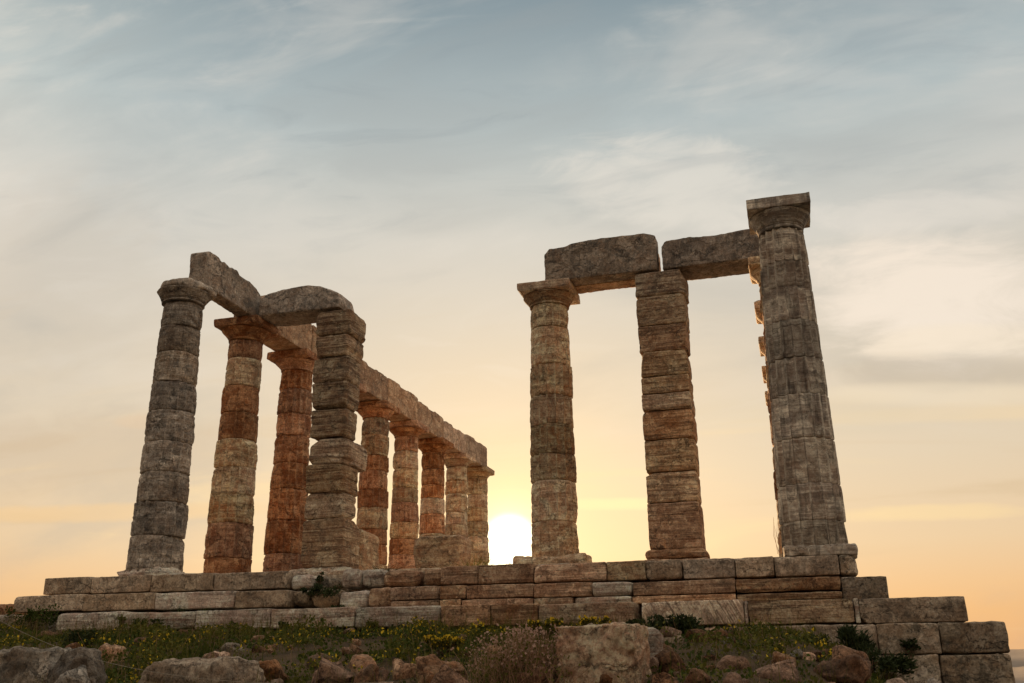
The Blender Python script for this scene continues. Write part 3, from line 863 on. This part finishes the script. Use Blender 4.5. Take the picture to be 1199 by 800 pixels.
ZB = Z_AB + 0.004
beam('x', -4.93, -2.53, 2.08, 2.50, ZB, [(0, 6.70), (.06, 6.73), (.19, 6.74), (.24, 6.79), (.5, 6.83), (.9, 6.82), (1, 6.74)], M_BEAM,
     'thick grey beam from the tan column to the slim squared pillar, nearer of the pair', 71, bev=.022)
beam('x', -4.80, -2.56, 2.53, 2.95, ZB, [(0, 6.6), (1, 6.62)], M_BEAMW, 'rear beam behind the thick grey one, only its orange underside showing', 72)
beam('x', -2.42, -0.32, 2.08, 2.90, ZB - 0.01, [(0, 6.50), (.04, 6.56), (.22, 6.60), (.45, 6.57), (.62, 6.58), (.74, 6.61), (1, 6.62)], M_BEAM,
     'grey beam from the slim squared pillar to the tall right column', 73, bev=.018, cuts=1)
beam('y', 0.0, 2.44, -12.24, -11.86, ZB, [(0, 6.70), (.06, 6.78), (.2, 6.80), (.26, 6.73), (.30, 6.78), (.40, 6.74), (.44, 6.80), (.52, 6.80), (.56, 6.72), (.75, 6.74), (.88, 6.66), (.96, 6.56), (1, 6.3)],
     M_BEAM, 'broken topped grey beam sloping back from the leftmost column', 74, cell=.035, bev=.025)
beam('x', -11.83, -9.70, 2.09, 2.93, ZB, [(0, 6.15), (.05, 6.40), (.12, 6.50), (.22, 6.53), (.26, 6.56), (.6, 6.60), (.74, 6.56), (.84, 6.46), (.97, 6.34), (1, 6.1)],
     M_BEAM, 'grey hump backed beam spanning from the second column to the squared south pillar', 75, cell=.035, bev=.035, cuts=9, cut_lo=.88)
beam('y', 2.50, 5.02, -12.66, -11.90, ZB, [(0, 6.55), (.1, 6.78), (1, 6.80)], M_BEAMW, 'tan beam behind the hump backed one, from second to third left column', 76)
beam('y', 5.06, 7.54, -12.66, -11.90, ZB, [(0, 6.8), (1, 6.78)], M_BEAMW, 'south row beam concealed behind the squared south pillar', 77)
BL = ['nearest beam of the long south row, emerging from behind the squared pillar', 'second beam of the long south row right of the squared pillar', 'third beam of the long south row right of the squared pillar',
      'fourth beam of the long south row, next to last before the sun', 'last beam of the long south row, above the farthest column by the sun']
for i in range(5):
    y0 = (3 + i) * SP
    tp = [6.80, 6.85, 6.78, 6.74, 6.82][i]
    beam('y', y0 + .01, y0 + SP - .01 + (0.12 if i == 4 else 0), -12.66, -11.90, ZB, [(0, tp - .03), (.08, tp), (.35, tp + .01), (.40, tp - .05), (.6, tp - .03), (.64, tp + .02), (.95, tp), (1, tp - .03)],
         M_BEAMW, BL[i], 80 + i, cell=.07)

# ------------------------------------------------------------------ loose blocks on the pavement
o = stone('wall_block', (-9.75, 2.95, 0.0), (-9.33, 4.05, 1.12), M_WARM, bev=.12, rough=.012, big=.03, cell=.05)
tag(o, 'rounded upright wall slab leaning against the foot of the squared south pillar', 'stone block')
o = stone('wall_block', (-9.2, 5.6, 0.44), (-7.98, 6.5, 1.27), M_WARM, bev=.06, rough=.01, cell=.05, strata=.01,
          deform=lambda P: P * np.stack([1 - 0.16 * np.clip(-P[:, 2] / .4, 0, 1), np.ones(len(P)), np.ones(len(P))], 1))
tag(o, 'low squared block standing on the pavement left of the sun', 'stone block')
o = stone('wall_block', (-9.5, 5.4, -0.1), (-7.85, 6.8, 0.435), M_WARM, bev=.05, rough=.012, cell=.05)
tag(o, 'broad flat slab under the low squared block left of the sun', 'stone block')
o = stone('wall_block', (-5.6, 1.55, -0.14), (-4.1, 2.05, 0.17), M_WARM, bev=.07, rough=.04, big=.12, cell=.04, cuts=8, cut_lo=.75)
tag(o, 'worn hummock of stone at the foot of the round tan column', 'stone block')
o = stone('rock', (-12.85, -0.5, -0.16), (-11.72, 0.4, 0.05), M_PALE, bev=.10, rough=.06, big=.14, cell=.035, cuts=9, cut_lo=.7)
tag(o, 'pale crusty stone packed under the leftmost column', 'rock')
o = stone('rock', (-0.56, -0.58, -0.26), (0.55, 0.3, -0.07), M_NORTH, bev=.03, rough=.03, big=.04, cell=.04, cuts=6)
tag(o, 'worn stone footing under the tall right column', 'rock')
lo = at(0, 716, 4.0); hi = at(19, 708, 4.0)
o = stone('wall_block', (lo[0] - 2.5, 3.9, -1.6), (hi[0], 5.2, hi[2]), M_ROCKP, bev=.06, rough=.03, big=.08, cuts=10, cut_lo=.78)
tag(o, 'reddish block beyond the left end of the platform', 'stone block')

# ------------------------------------------------------------------ boulders in front


def boulder(u0, u1, vtop, Y, mat, label, bev=0.5, depth=0.8, bury=0.12, tilt=0.0, big=0.10, rough=0.03, cell=0.035, name='boulder', prof=None, hmax=None, ncut=30):
    a = at(u0, vtop, Y); b = at(u1, vtop, Y)
    cx = (a[0] + b[0]) / 2
    w = b[0] - a[0]
    gz = float(ground_z(cx, Y, False)) - bury
    h = max(0.16, a[2] - gz)
    if hmax: h = min(h, hmax)
    d = max(w * depth, 0.2)
    mn = min(w, d, h) / 2
    k8 = 1.08 if ncut > 6 else 1.0
    P, Fq = stone_shape((w * k8, d * k8, h * k8), cell=max(cell, w / 44), bev=mn * bev, rough=1.9 * rough * min(1, w * 1.6), chips=0.3, big=1.2 * big * min(1.0, w * 1.2), seed=rng.random() * 90, deform=prof, cuts=ncut, cut_lo=0.60 if bev > .4 else .86, cut_hi=0.97)
    o = mesh_obj(name, P, Fq.tolist(), mat, None, (cx, Y + d * 0.35, a[2] - h / 2))
    o.rotation_euler = (0, tilt, rng.uniform(-0.12, 0.12))
    FOOT.append((cx, Y + d * .25, w * .55, d * .75))
    return tag(o, label, 'rock')


B = boulder
FOOT = []
B(-30, 61, 765, -6.6, M_ROCKG, 'flat topped grey block at the bottom left edge', bev=.25, big=.05)
B(60, 113, 766, -6.9, M_ROCKG, 'rounded grey boulder second from the left along the bottom, pale along its edge', bev=.6)
B(27, 88, 783, -7.7, M_ROCKG, 'low grey rock lowest at the bottom left, before the flat topped block', bev=.6)
B(97, 139, 757, -4.6, M_ROCKP, 'small pale pinkish rock slanting above the rounded grey boulder', tilt=R(14), bev=.6)
B(171, 285, 777, -6.6, M_ASH, 'long flat topped buff block at the lower left', bev=.25, big=.04, depth=.5)
B(270, 330, 775, -6.1, M_ROCKR, 'red brown slab at the right end of the long buff block', bev=.5, depth=.6)
B(252, 284, 750, -3.9, M_ROCKG, 'pointed pale grey rock in the yellow flowers left of centre', bev=.9,
  prof=lambda P: P * np.stack([1.1 - .9 * np.clip(P[:, 2] / .25 + .1, 0, .8), np.ones(len(P)), np.ones(len(P))], 1))
B(232, 270, 763, -4.5, M_ROCKP, 'flat pale rock in front of the pointed grey one', bev=.7)
B(281, 322, 755, -4.0, M_ROCKR, 'dark red rock right of the pointed grey one', bev=.8)
B(318, 345, 751, -3.2, M_ROCKR, 'small red rock near the lowest step among flowers', bev=.8)
B(350, 414, 772, -6.4, M_ROCKR, 'big dark red brown boulder at bottom left of centre', bev=.7)
B(355, 388, 763, -5.0, M_ROCKR, 'flat brown stone behind the big dark red boulder', bev=.8)
B(398, 426, 757, -4.2, M_ROCKR, 'small brown stone in the greenery below the broken step', bev=.8)
B(408, 446, 768, -5.6, M_ROCKP, 'flat reddish slab right of the big dark red boulder', bev=.5)
B(412, 440, 777, -6.5, M_ROCKR, 'square brown stone under the flat reddish slab', bev=.5)
B(424, 455, 775, -6.2, M_ROCKR, 'blocky red stone left of the dark gap in the rubble', bev=.5)
B(452, 484, 769, -5.6, M_ROCKP, 'slanting red slab over the dark gap in the rubble', bev=.45, tilt=R(6))
B(433, 457, 790, -7.4, M_ROCKP, 'small orange stone at the very bottom below the dark gap', bev=.7)
B(478, 512, 752, -3.6, M_ROCKR, 'dull red rock beside the yellow clump in the centre', bev=.8)
B(480, 548, 767, -6.0, M_ROCKP, 'large orange brown boulder at the bottom centre', bev=.65, tilt=R(5))
B(500, 552, 782, -7.1, M_ROCKR, 'ragged brown boulder in front of the large orange one', bev=.7)
B(655, 750, 733, -6.0, M_BLOCK, 'great upright pinkish block, biggest stone in the foreground', bev=.08, big=.03, depth=.75, rough=.022, cell=.02, ncut=3)
B(735, 772, 737, -4.6, M_PALE, 'pale ridged block half behind the great pinkish block', bev=.35)
B(752, 797, 777, -6.7, M_ROCKR, 'rounded brown boulder at the right foot of the great block', bev=.85)
B(764, 802, 761, -5.4, M_ROCKR, 'brown boulder above the rounded one right of the great block', bev=.7)
B(797, 834, 778, -6.5, M_ROCKR, 'craggy dark boulder right of the rounded brown one', bev=.6)
B(778, 801, 746, -3.2, M_ASH, 'small squared stone standing in the dark shrub', bev=.3)
B(810, 846, 739, -2.5, M_ROCKP, 'pinkish block close under the diagonally banded step', bev=.4)
B(838, 884, 769, -5.2, M_ROCKR, 'smooth brown rock in the flowers right of the great block', bev=.9)
B(840, 872, 784, -6.6, M_ROCKR, 'low brown rock at the bottom among yellow flowers', bev=.8)
B(882, 938, 773, -5.6, M_ROCKR, 'long red brown rock with a ridged crest at lower right', bev=.6)
B(917, 962, 764, -4.2, M_ROCKP, 'tan rock behind the long ridged one at lower right', bev=.6)
B(947, 1020, 772, -5.0, M_ROCKR, 'big brown boulder in front of the dark shrub at lower right', bev=.6, tilt=R(-4), hmax=.34)
B(972, 1010, 761, -4.2, M_ROCKR, 'leaning brown slab behind the big lower right boulder', bev=.4, tilt=R(18))
B(955, 986, 794, -7.0, M_ROCKP, 'small tan stone at the bottom edge below the big right boulder', bev=.7)
B(1030, 1075, 793, -4.6, M_ROCKP, 'reddish stone at the bottom edge below the foundation blocks', bev=.7)
B(1075, 1120, 798, -4.4, M_ROCKG, 'grey stone lowest at the foot of the right foundation', bev=.7)
B(28, 66, 741, -2.2, M_ROCKR, 'flat brown stone in the yellow flowers at far left', bev=.7)
B(-10, 30, 722, -0.6, M_ROCKG, 'grey rock on the bank below the platform\'s left corner', bev=.8)
B(190, 240, 741, -2.1, M_ROCKR, 'flat reddish stone just below the left end of the lowest step', bev=.7, hmax=.2)
B(555, 600, 757, -4.0, M_ROCKR, 'shadowed brown rock under the dry pink flowering bush', bev=.8)
B(690, 740, 792, -7.5, M_ROCKR, 'dark rock buried at the foot of the great pinkish block', bev=.8)
B(590, 650, 784, -6.2, M_ROCKR, 'dark boulder behind the stalks of the dry pink bush', bev=.8)

# small loose stones among the weeds
protos = []
for k in range(6):
    P, Fq = stone_shape((1, .8, .62), cell=.09, bev=.2, rough=.05, chips=.3, big=.12, seed=200 + k * 3.3, cuts=16, cut_lo=.62, cut_hi=.95)
    me = bpy.data.meshes.new('stone')
    me.from_pydata(P.tolist(), [], Fq.tolist())
    me.polygons.foreach_set('use_smooth', np.ones(len(me.polygons), bool))
    me.materials.append([M_ROCKR, M_ROCKP, M_ROCKR, M_ROCKG, M_ROCKP, M_ROCKR][k])
    protos.append(me)
for k in range(150):
    x0 = rng.uniform(-11, 1.2) if k % 3 else rng.uniform(-3.2, 1.0)
    y0 = -1.9 - 6.2 * rng.random() ** .8
    sz = .09 + .26 * rng.random() ** 2.2
    o = bpy.data.objects.new('stone', protos[k % 6])
    COL.objects.link(o)
    o.location = (x0, y0, float(ground_z(x0, y0)) + sz * .14)
    o.scale = (sz, sz, sz * rng.uniform(.7, 1.2))
    o.rotation_euler = (rng.uniform(-.3, .3), rng.uniform(-.3, .3), rng.uniform(0, 6.28))
    tag(o, 'small broken stone lying loose in the weeds before the temple', 'stone', 'small stones strewn over the slope')
    FOOT.append((x0, y0, sz * .5, sz * .5))

# ------------------------------------------------------------------ plants


def leaves_mesh(C, size, elong, up=0.4):
    """one small folded leaf (quad) at each point"""
    n = len(C)
    d = rng.normal(size=(n, 3)); d[:, 2] = np.abs(d[:, 2]) * up + 0.15 * up
    d /= np.linalg.norm(d, axis=1, keepdims=True)
    s = np.cross(d, rng.normal(size=(n, 3)))
    s /= np.linalg.norm(s, axis=1, keepdims=True) + 1e-9
    L = (size * rng.uniform(0.6, 1.3, n))[:, None] if np.isscalar(size) else (size * rng.uniform(.6, 1.3, n))[:, None]
    w = L / elong
    V = np.stack([C, C + d * L * .5 + s * w, C + d * L, C + d * L * .5 - s * w], 1).reshape(-1, 3)
    q = np.arange(n * 4).reshape(n, 4)
    return V, q


def stems_mesh(A, Bp, w):
    n = len(A)
    d = Bp - A
    s = np.cross(d, rng.normal(size=(n, 3)))
    s /= np.linalg.norm(s, axis=1, keepdims=True) + 1e-9
    mid = (A + Bp) / 2 + rng.normal(size=(n, 3)) * np.linalg.norm(d, axis=1, keepdims=True) * 0.06
    V = np.stack([A - s * w, A + s * w, mid + s * w * .8, mid - s * w * .8, Bp + s * w * .35, Bp - s * w * .35], 1).reshape(-1, 3)
    i = np.arange(n)[:, None] * 6
    q = np.concatenate([i + [0, 1, 2, 3], i + [3, 2, 4, 5]])
    return V, q


def shrub(x, y, z, w, h, n, leaf, mat, label, elong=3.0, name='shrub', cat='shrub', clumps=13, d=None, group=None, up=0.6, flower=None, nfl=0, stem_w=0.004):
    root = thing(name, (x, y, z), label, cat, group)
    d = d or w
    cc = rng.normal(size=(clumps, 3)) * [w * .24, d * .24, 0] + np.stack([np.zeros(clumps), np.zeros(clumps), rng.uniform(.25, .8, clumps) * h], 1)
    cr = rng.uniform(.12, .30, clumps) * min(w, h * 1.5)
    k = rng.integers(clumps, size=n)
    v = rng.normal(size=(n, 3)); v /= np.linalg.norm(v, axis=1, keepdims=True)
    C = cc[k] + v * (cr[k] * rng.random(n) ** .5 * rng.choice([1, 1, 1, 1.5], n))[:, None]
    C[:, 2] = np.clip(C[:, 2], 0.0, h)
    ns = clumps * 7
    kk = rng.integers(clumps, size=ns)
    A = np.stack([rng.normal(size=ns) * .04 * w, rng.normal(size=ns) * .04 * w, np.full(ns, -.05)], 1)
    vs, qs = stems_mesh(A, cc[kk] + rng.normal(size=(ns, 3)) * cr[kk][:, None] * .7, stem_w)
    mesh_obj('stem', vs, qs.tolist(), M_STEM, root, smooth=False)
    vl, ql = leaves_mesh(C, leaf, elong, up)
    if flower is None:
        mesh_obj('foliage', vl, ql.tolist(), mat, root, smooth=False)
    else:
        Cf = C[rng.integers(n, size=nfl)] + [0, 0, leaf * .6]
        vf, qf = leaves_mesh(Cf, leaf * .7, 1.4, .3)
        fo = mesh_obj('foliage', np.concatenate([vl, vf]), np.concatenate([ql, qf + len(vl)]).tolist(), [mat, flower], root, smooth=False)
        fo.data.polygons.foreach_set('material_index', np.concatenate([np.zeros(len(ql), int), np.ones(len(qf), int)]).astype(np.int32))
    return root


def shrub_px(u, vbase, wpx, hpx, Y, n, leaf, mat, label, **kw):
    c = at(u, vbase, Y)
    sc = np.linalg.norm(c - CAM) / F_PX
    kw.setdefault('d', wpx * sc * .8)
    return shrub(c[0], Y, c[2], wpx * sc, hpx * sc, n, leaf, mat, label, **kw)


def tuft(u, vbase, wpx, hpx, Y, n, mat, label, name='grass_tuft', cat='grass', group=None, zfix=None):
    c = at(u, vbase, Y)
    sc = np.linalg.norm(c - CAM) / F_PX
    w, h = wpx * sc, hpx * sc
    A = np.stack([rng.normal(size=n) * w * .22, rng.normal(size=n) * w * .15, np.full(n, -.02)], 1)
    Bp = A + np.stack([rng.normal(size=n) * w * .28, rng.normal(size=n) * w * .25, h * rng.uniform(.35, 1.0, n)], 1)
    V, q = stems_mesh(A, Bp, 0.0035)
    o = mesh_obj(name, V, q.tolist(), mat, None, (c[0], Y, c[2]), smooth=False)
    return tag(o, label, cat, group)


shrub_px(374, 701, 50, 14, -0.80, 1700, .045, M_DGREEN, 'dark bushy shrub growing in the gap of the broken top step', clumps=18)
shrub_px(374, 686, 8, 17, -0.72, 160, .045, M_DGREEN, 'thin dark sprig standing up from the broken top step')
shrub_px(402, 719, 34, 9, -1.05, 500, .04, M_DGREEN, 'low dark plant filling the hollow of the broken second step')
shrub_px(436, 742, 15, 17, -1.6, 420, .045, M_OLIVE, 'olive tuft at the foot of the lowest step left of the darker one', elong=5)
shrub_px(472, 743, 22, 11, -1.6, 420, .04, M_DGREEN, 'wide dark plant at the foot of the lowest step, right of the olive tuft')
shrub_px(333, 742, 11, 13, -1.6, 260, .04, M_DGREEN, 'small dark cone shaped plant against the lowest step')
shrub_px(270, 741, 7, 12, -1.6, 120, .04, M_DGREEN, 'tiny dark plant against the lowest step, left of the cone shaped one')
shrub_px(164, 738, 16, 12, -1.65, 300, .045, M_GREEN, 'leafy green weed before the left end of the lowest step')
shrub_px(184, 737, 10, 11, -1.65, 220, .045, M_DGREEN, 'dark weed right of the leafy green one at the lowest step')
shrub_px(142, 738, 9, 16, -1.65, 160, .05, M_OLIVE, 'slim pale weed before the left end of the lowest step', elong=5)
shrub_px(38, 735, 58, 20, -1.3, 1100, .05, M_GREEN, 'spreading bush on the bank under the platform\'s left corner')
shrub_px(92, 766, 34, 22, -3.6, 900, .05, M_DGREEN, 'dark round bush above the rounded grey boulder at left')
shrub_px(797, 752, 54, 26, -2.7, 2200, .06, M_DGREEN, 'dark shrub under the diagonally banded step', clumps=10, elong=4)
shrub_px(745, 735, 18, 8, -2.4, 260, .05, M_DGREEN, 'little dark plant behind the pale ridged block')
shrub_px(950, 763, 30, 16, -2.3, 900, .05, M_DGREEN, 'dark green bush left of the bristly shrub at right')
shrub_px(915, 764, 28, 15, -2.4, 700, .05, M_GREEN, 'mid green bush between the foundation wall and tan rock')
shrub_px(880, 763, 36, 14, -2.6, 800, .05, M_DGREEN, 'low dark bush in front of the small foundation stones')
shrub_px(1000, 782, 44, 40, -2.4, 2600, .10, M_DGREEN, 'bristly dark shrub in front of the right foundation wall', elong=9, clumps=9, up=1.4)
shrub_px(1036, 796, 52, 26, -2.5, 1800, .08, M_DGREEN, 'low dark shrub trailing right from the bristly one', elong=6, clumps=9)
shrub_px(1066, 764, 17, 13, -1.74, 380, .05, M_DGREEN, 'dark plant rooted in the joint of the right foundation wall')
shrub_px(690, 734, 30, 9, -5.6, 500, .035, M_OLIVE, 'yellow flowering tuft on top of the great pinkish block', flower=M_YEL, nfl=160)
shrub_px(640, 742, 34, 14, -3.4, 800, .045, M_OLIVE, 'yellow green bush left of the great pinkish block', flower=M_YEL, nfl=200)
shrub_px(520, 762, 34, 14, -4.2, 900, .04, M_OLIVE, 'clump thick with yellow flowers at the centre', flower=M_YEL, nfl=420)
tuft(790, 641, 22, 14, 0.2, 70, M_DRY, 'thin dry grass on the platform edge right of the slim pillar')
tuft(917, 647, 10, 44, 0.1, 26, M_DRY, 'tall dry stalks at the left foot of the tall right column')
tuft(557, 664, 34, 16, 0.4, 60, M_OLIVE, 'sparse grass on the platform edge left of the sun')
tuft(600, 664, 26, 8, 0.3, 60, M_DRY, 'short dry grass on the platform edge right under the sun')
tuft(450, 670, 34, 10, 0.1, 90, M_DGREEN, 'dark grass on the broken platform edge below the rounded slab')
tuft(345, 675, 40, 6, 0.0, 50, M_DRY, 'wisps of dry grass on the platform edge by the squared south pillar')
tuft(212, 719, 16, 13, -1.2, 50, M_DGREEN, 'dark grass blades in front of the left second step')
tuft(240, 720, 18, 9, -1.2, 60, M_GREEN, 'green grass on the lowest step ledge, right of the dark blades')

# the dry flowering bush in the centre: stalks topped with pale pink flowers
c = at(606, 800, -6.3)
cz = float(ground_z(c[0], -5.9))
root = thing('flowering_bush', (c[0], -5.9, cz), 'wide dry bush of thin stalks with pale pink flowers at bottom centre', 'bush')
n = 950
A = np.stack([rng.normal(size=n) * .30, rng.normal(size=n) * .20, np.full(n, -.03)], 1)
A[:, 0] = np.clip(A[:, 0], -.6, .5)
hh = rng.uniform(.18, .62, n) * (1 - 0.28 * (A[:, 0] / .6) ** 2)
Bp = A + np.stack([rng.normal(size=n) * .13, rng.normal(size=n) * .10, hh], 1)
V, q = stems_mesh(A, Bp, .0032)
mesh_obj('stalk', V, q.tolist(), M_DRY, root, smooth=False)['kind'] = 'stuff'
kf = rng.integers(n, size=1000)
Cf = Bp[kf] + rng.normal(size=(1000, 3)) * .022
V, q = leaves_mesh(Cf, .026, 1.5, .5)
mesh_obj('flower', V, q.tolist(), M_PINK, root, smooth=False)['kind'] = 'stuff'
tt = rng.uniform(.1, .9, 2600)[:, None]
kl = rng.integers(n, size=2600)
Cl = A[kl] * (1 - tt) + Bp[kl] * tt + rng.normal(size=(2600, 3)) * .02
V, q = leaves_mesh(Cl, .035, 3, .8)
mesh_obj('foliage', V, q.tolist(), M_OLIVE, root, smooth=False)

# ground cover: low greenery and yellow flowers over the slope, past counting
n = 170000
x = rng.uniform(-17.5, 2.2, n); y = -1.5 - 9.0 * rng.random(n) ** 1.15
P0 = np.stack([x, y, x * 0], 1)
dens = fbm(P0, .55, 3, 31) + .35 * fbm(P0, 2.2, 2, 33)
keep = dens > rng.uniform(-.55, .12, n)
keep &= ~((np.abs(y + 1.55) < .25) & (x > -13))
for (fx, fy, fa, fb) in FOOT:
    keep &= ((x - fx) / fa) ** 2 + ((y - fy) / fb) ** 2 > 1
keep &= rng.random(n) < np.interp(x, [-4.5, -2.5], [.9, .36]) * np.interp(y, [-6.5, -4.0], [.6, 1])
x, y, P0 = x[keep], y[keep], P0[keep]
hgt = np.clip(.07 + .40 * fbm(P0, 1.6, 3, 37), .012, .30) * np.clip((y + 9.5) / 5, .45, 1) * np.clip((-1.3 - y) / .9, .4, 1) * rng.random(len(x)) ** .7
C = np.stack([x, y, ground_z(x, y) + hgt], 1)
kindn = .6 * fbm(P0, .9, 3, 41) + .9 * fbm(P0, 1.6, 3, 37) + rng.normal(size=len(x)) * .12
for nm, sel, mt, lf, el_, lb in (('green_ground_cover', kindn < .05, M_GREEN, .055, 2.4, 'low green leafy plants covering the slope before the temple'),
                                 ('olive_ground_cover', kindn >= .05, M_OLIVE, .05, 2.6, 'olive green weeds among the rocks before the temple')):
    V, q = leaves_mesh(C[sel], lf, el_, .8)
    tag(mesh_obj(nm, V, q.tolist(), mt, None, smooth=False), lb, 'ground cover', kind='stuff')
fm = (fbm(P0, 1.1, 3, 47) + .6 * fbm(P0, 1.6, 3, 37) > .16) & (rng.random(len(x)) < .3)
V, q = leaves_mesh(C[fm] + [0, 0, .03], .03, 1.3, .25)
tag(mesh_obj('yellow_flowers', V, q.tolist(), M_YEL, None, smooth=False), 'small yellow wildflowers scattered over the green slope', 'flowers', kind='stuff')
# grass blades fringe
m = 24000
kk = rng.integers(len(x), size=m)
A = C[kk] * 1.0; A[:, 2] = ground_z(A[:, 0], A[:, 1]) - .01
Bp = A + np.stack([rng.normal(size=m) * .06, rng.normal(size=m) * .06, .05 + .34 * rng.random(m) ** 2.2], 1)
V, q = stems_mesh(A, Bp, .003)
tag(mesh_obj('grass', V, q.tolist(), M_OLIVE, None, smooth=False), 'thin grass blades among the wildflowers', 'grass', kind='stuff')

m = 1500
kk = rng.integers(len(x), size=m)
A = C[kk] * 1.0; A[:, 2] = ground_z(A[:, 0], A[:, 1]) - .01
Bp = A + np.stack([rng.normal(size=m) * .07, rng.normal(size=m) * .07, .12 + .34 * rng.random(m) ** 2.0], 1)
V, q = stems_mesh(A, Bp, .0028)
tag(mesh_obj('dry_grass', V, q.tolist(), M_DRY, None, smooth=False), 'thin dry straw coloured stems standing in the weeds', 'grass', kind='stuff')

# the thin barrier rope at the lower left
pa, pb = at(20, 737, -5.5), at(250, 796, -8.2)
t = np.linspace(-0.3, 1.5, 60)[:, None]
ctr = pa * (1 - t) + pb * t - np.array([0, 0, .10]) * (4 * t * (1 - t))
ring = np.stack([np.zeros(6), np.cos(np.arange(6) * math.pi / 3), np.sin(np.arange(6) * math.pi / 3)], 1) * .0022
V = (ctr[:, None, :] + ring[None]).reshape(-1, 3)
q = [(i * 6 + j, i * 6 + (j + 1) % 6, (i + 1) * 6 + (j + 1) % 6, (i + 1) * 6 + j) for i in range(59) for j in range(6)]
tag(mesh_obj('rope', V, q, M_ROPE), 'thin pale barrier rope sagging across the rocks at lower left', 'rope')
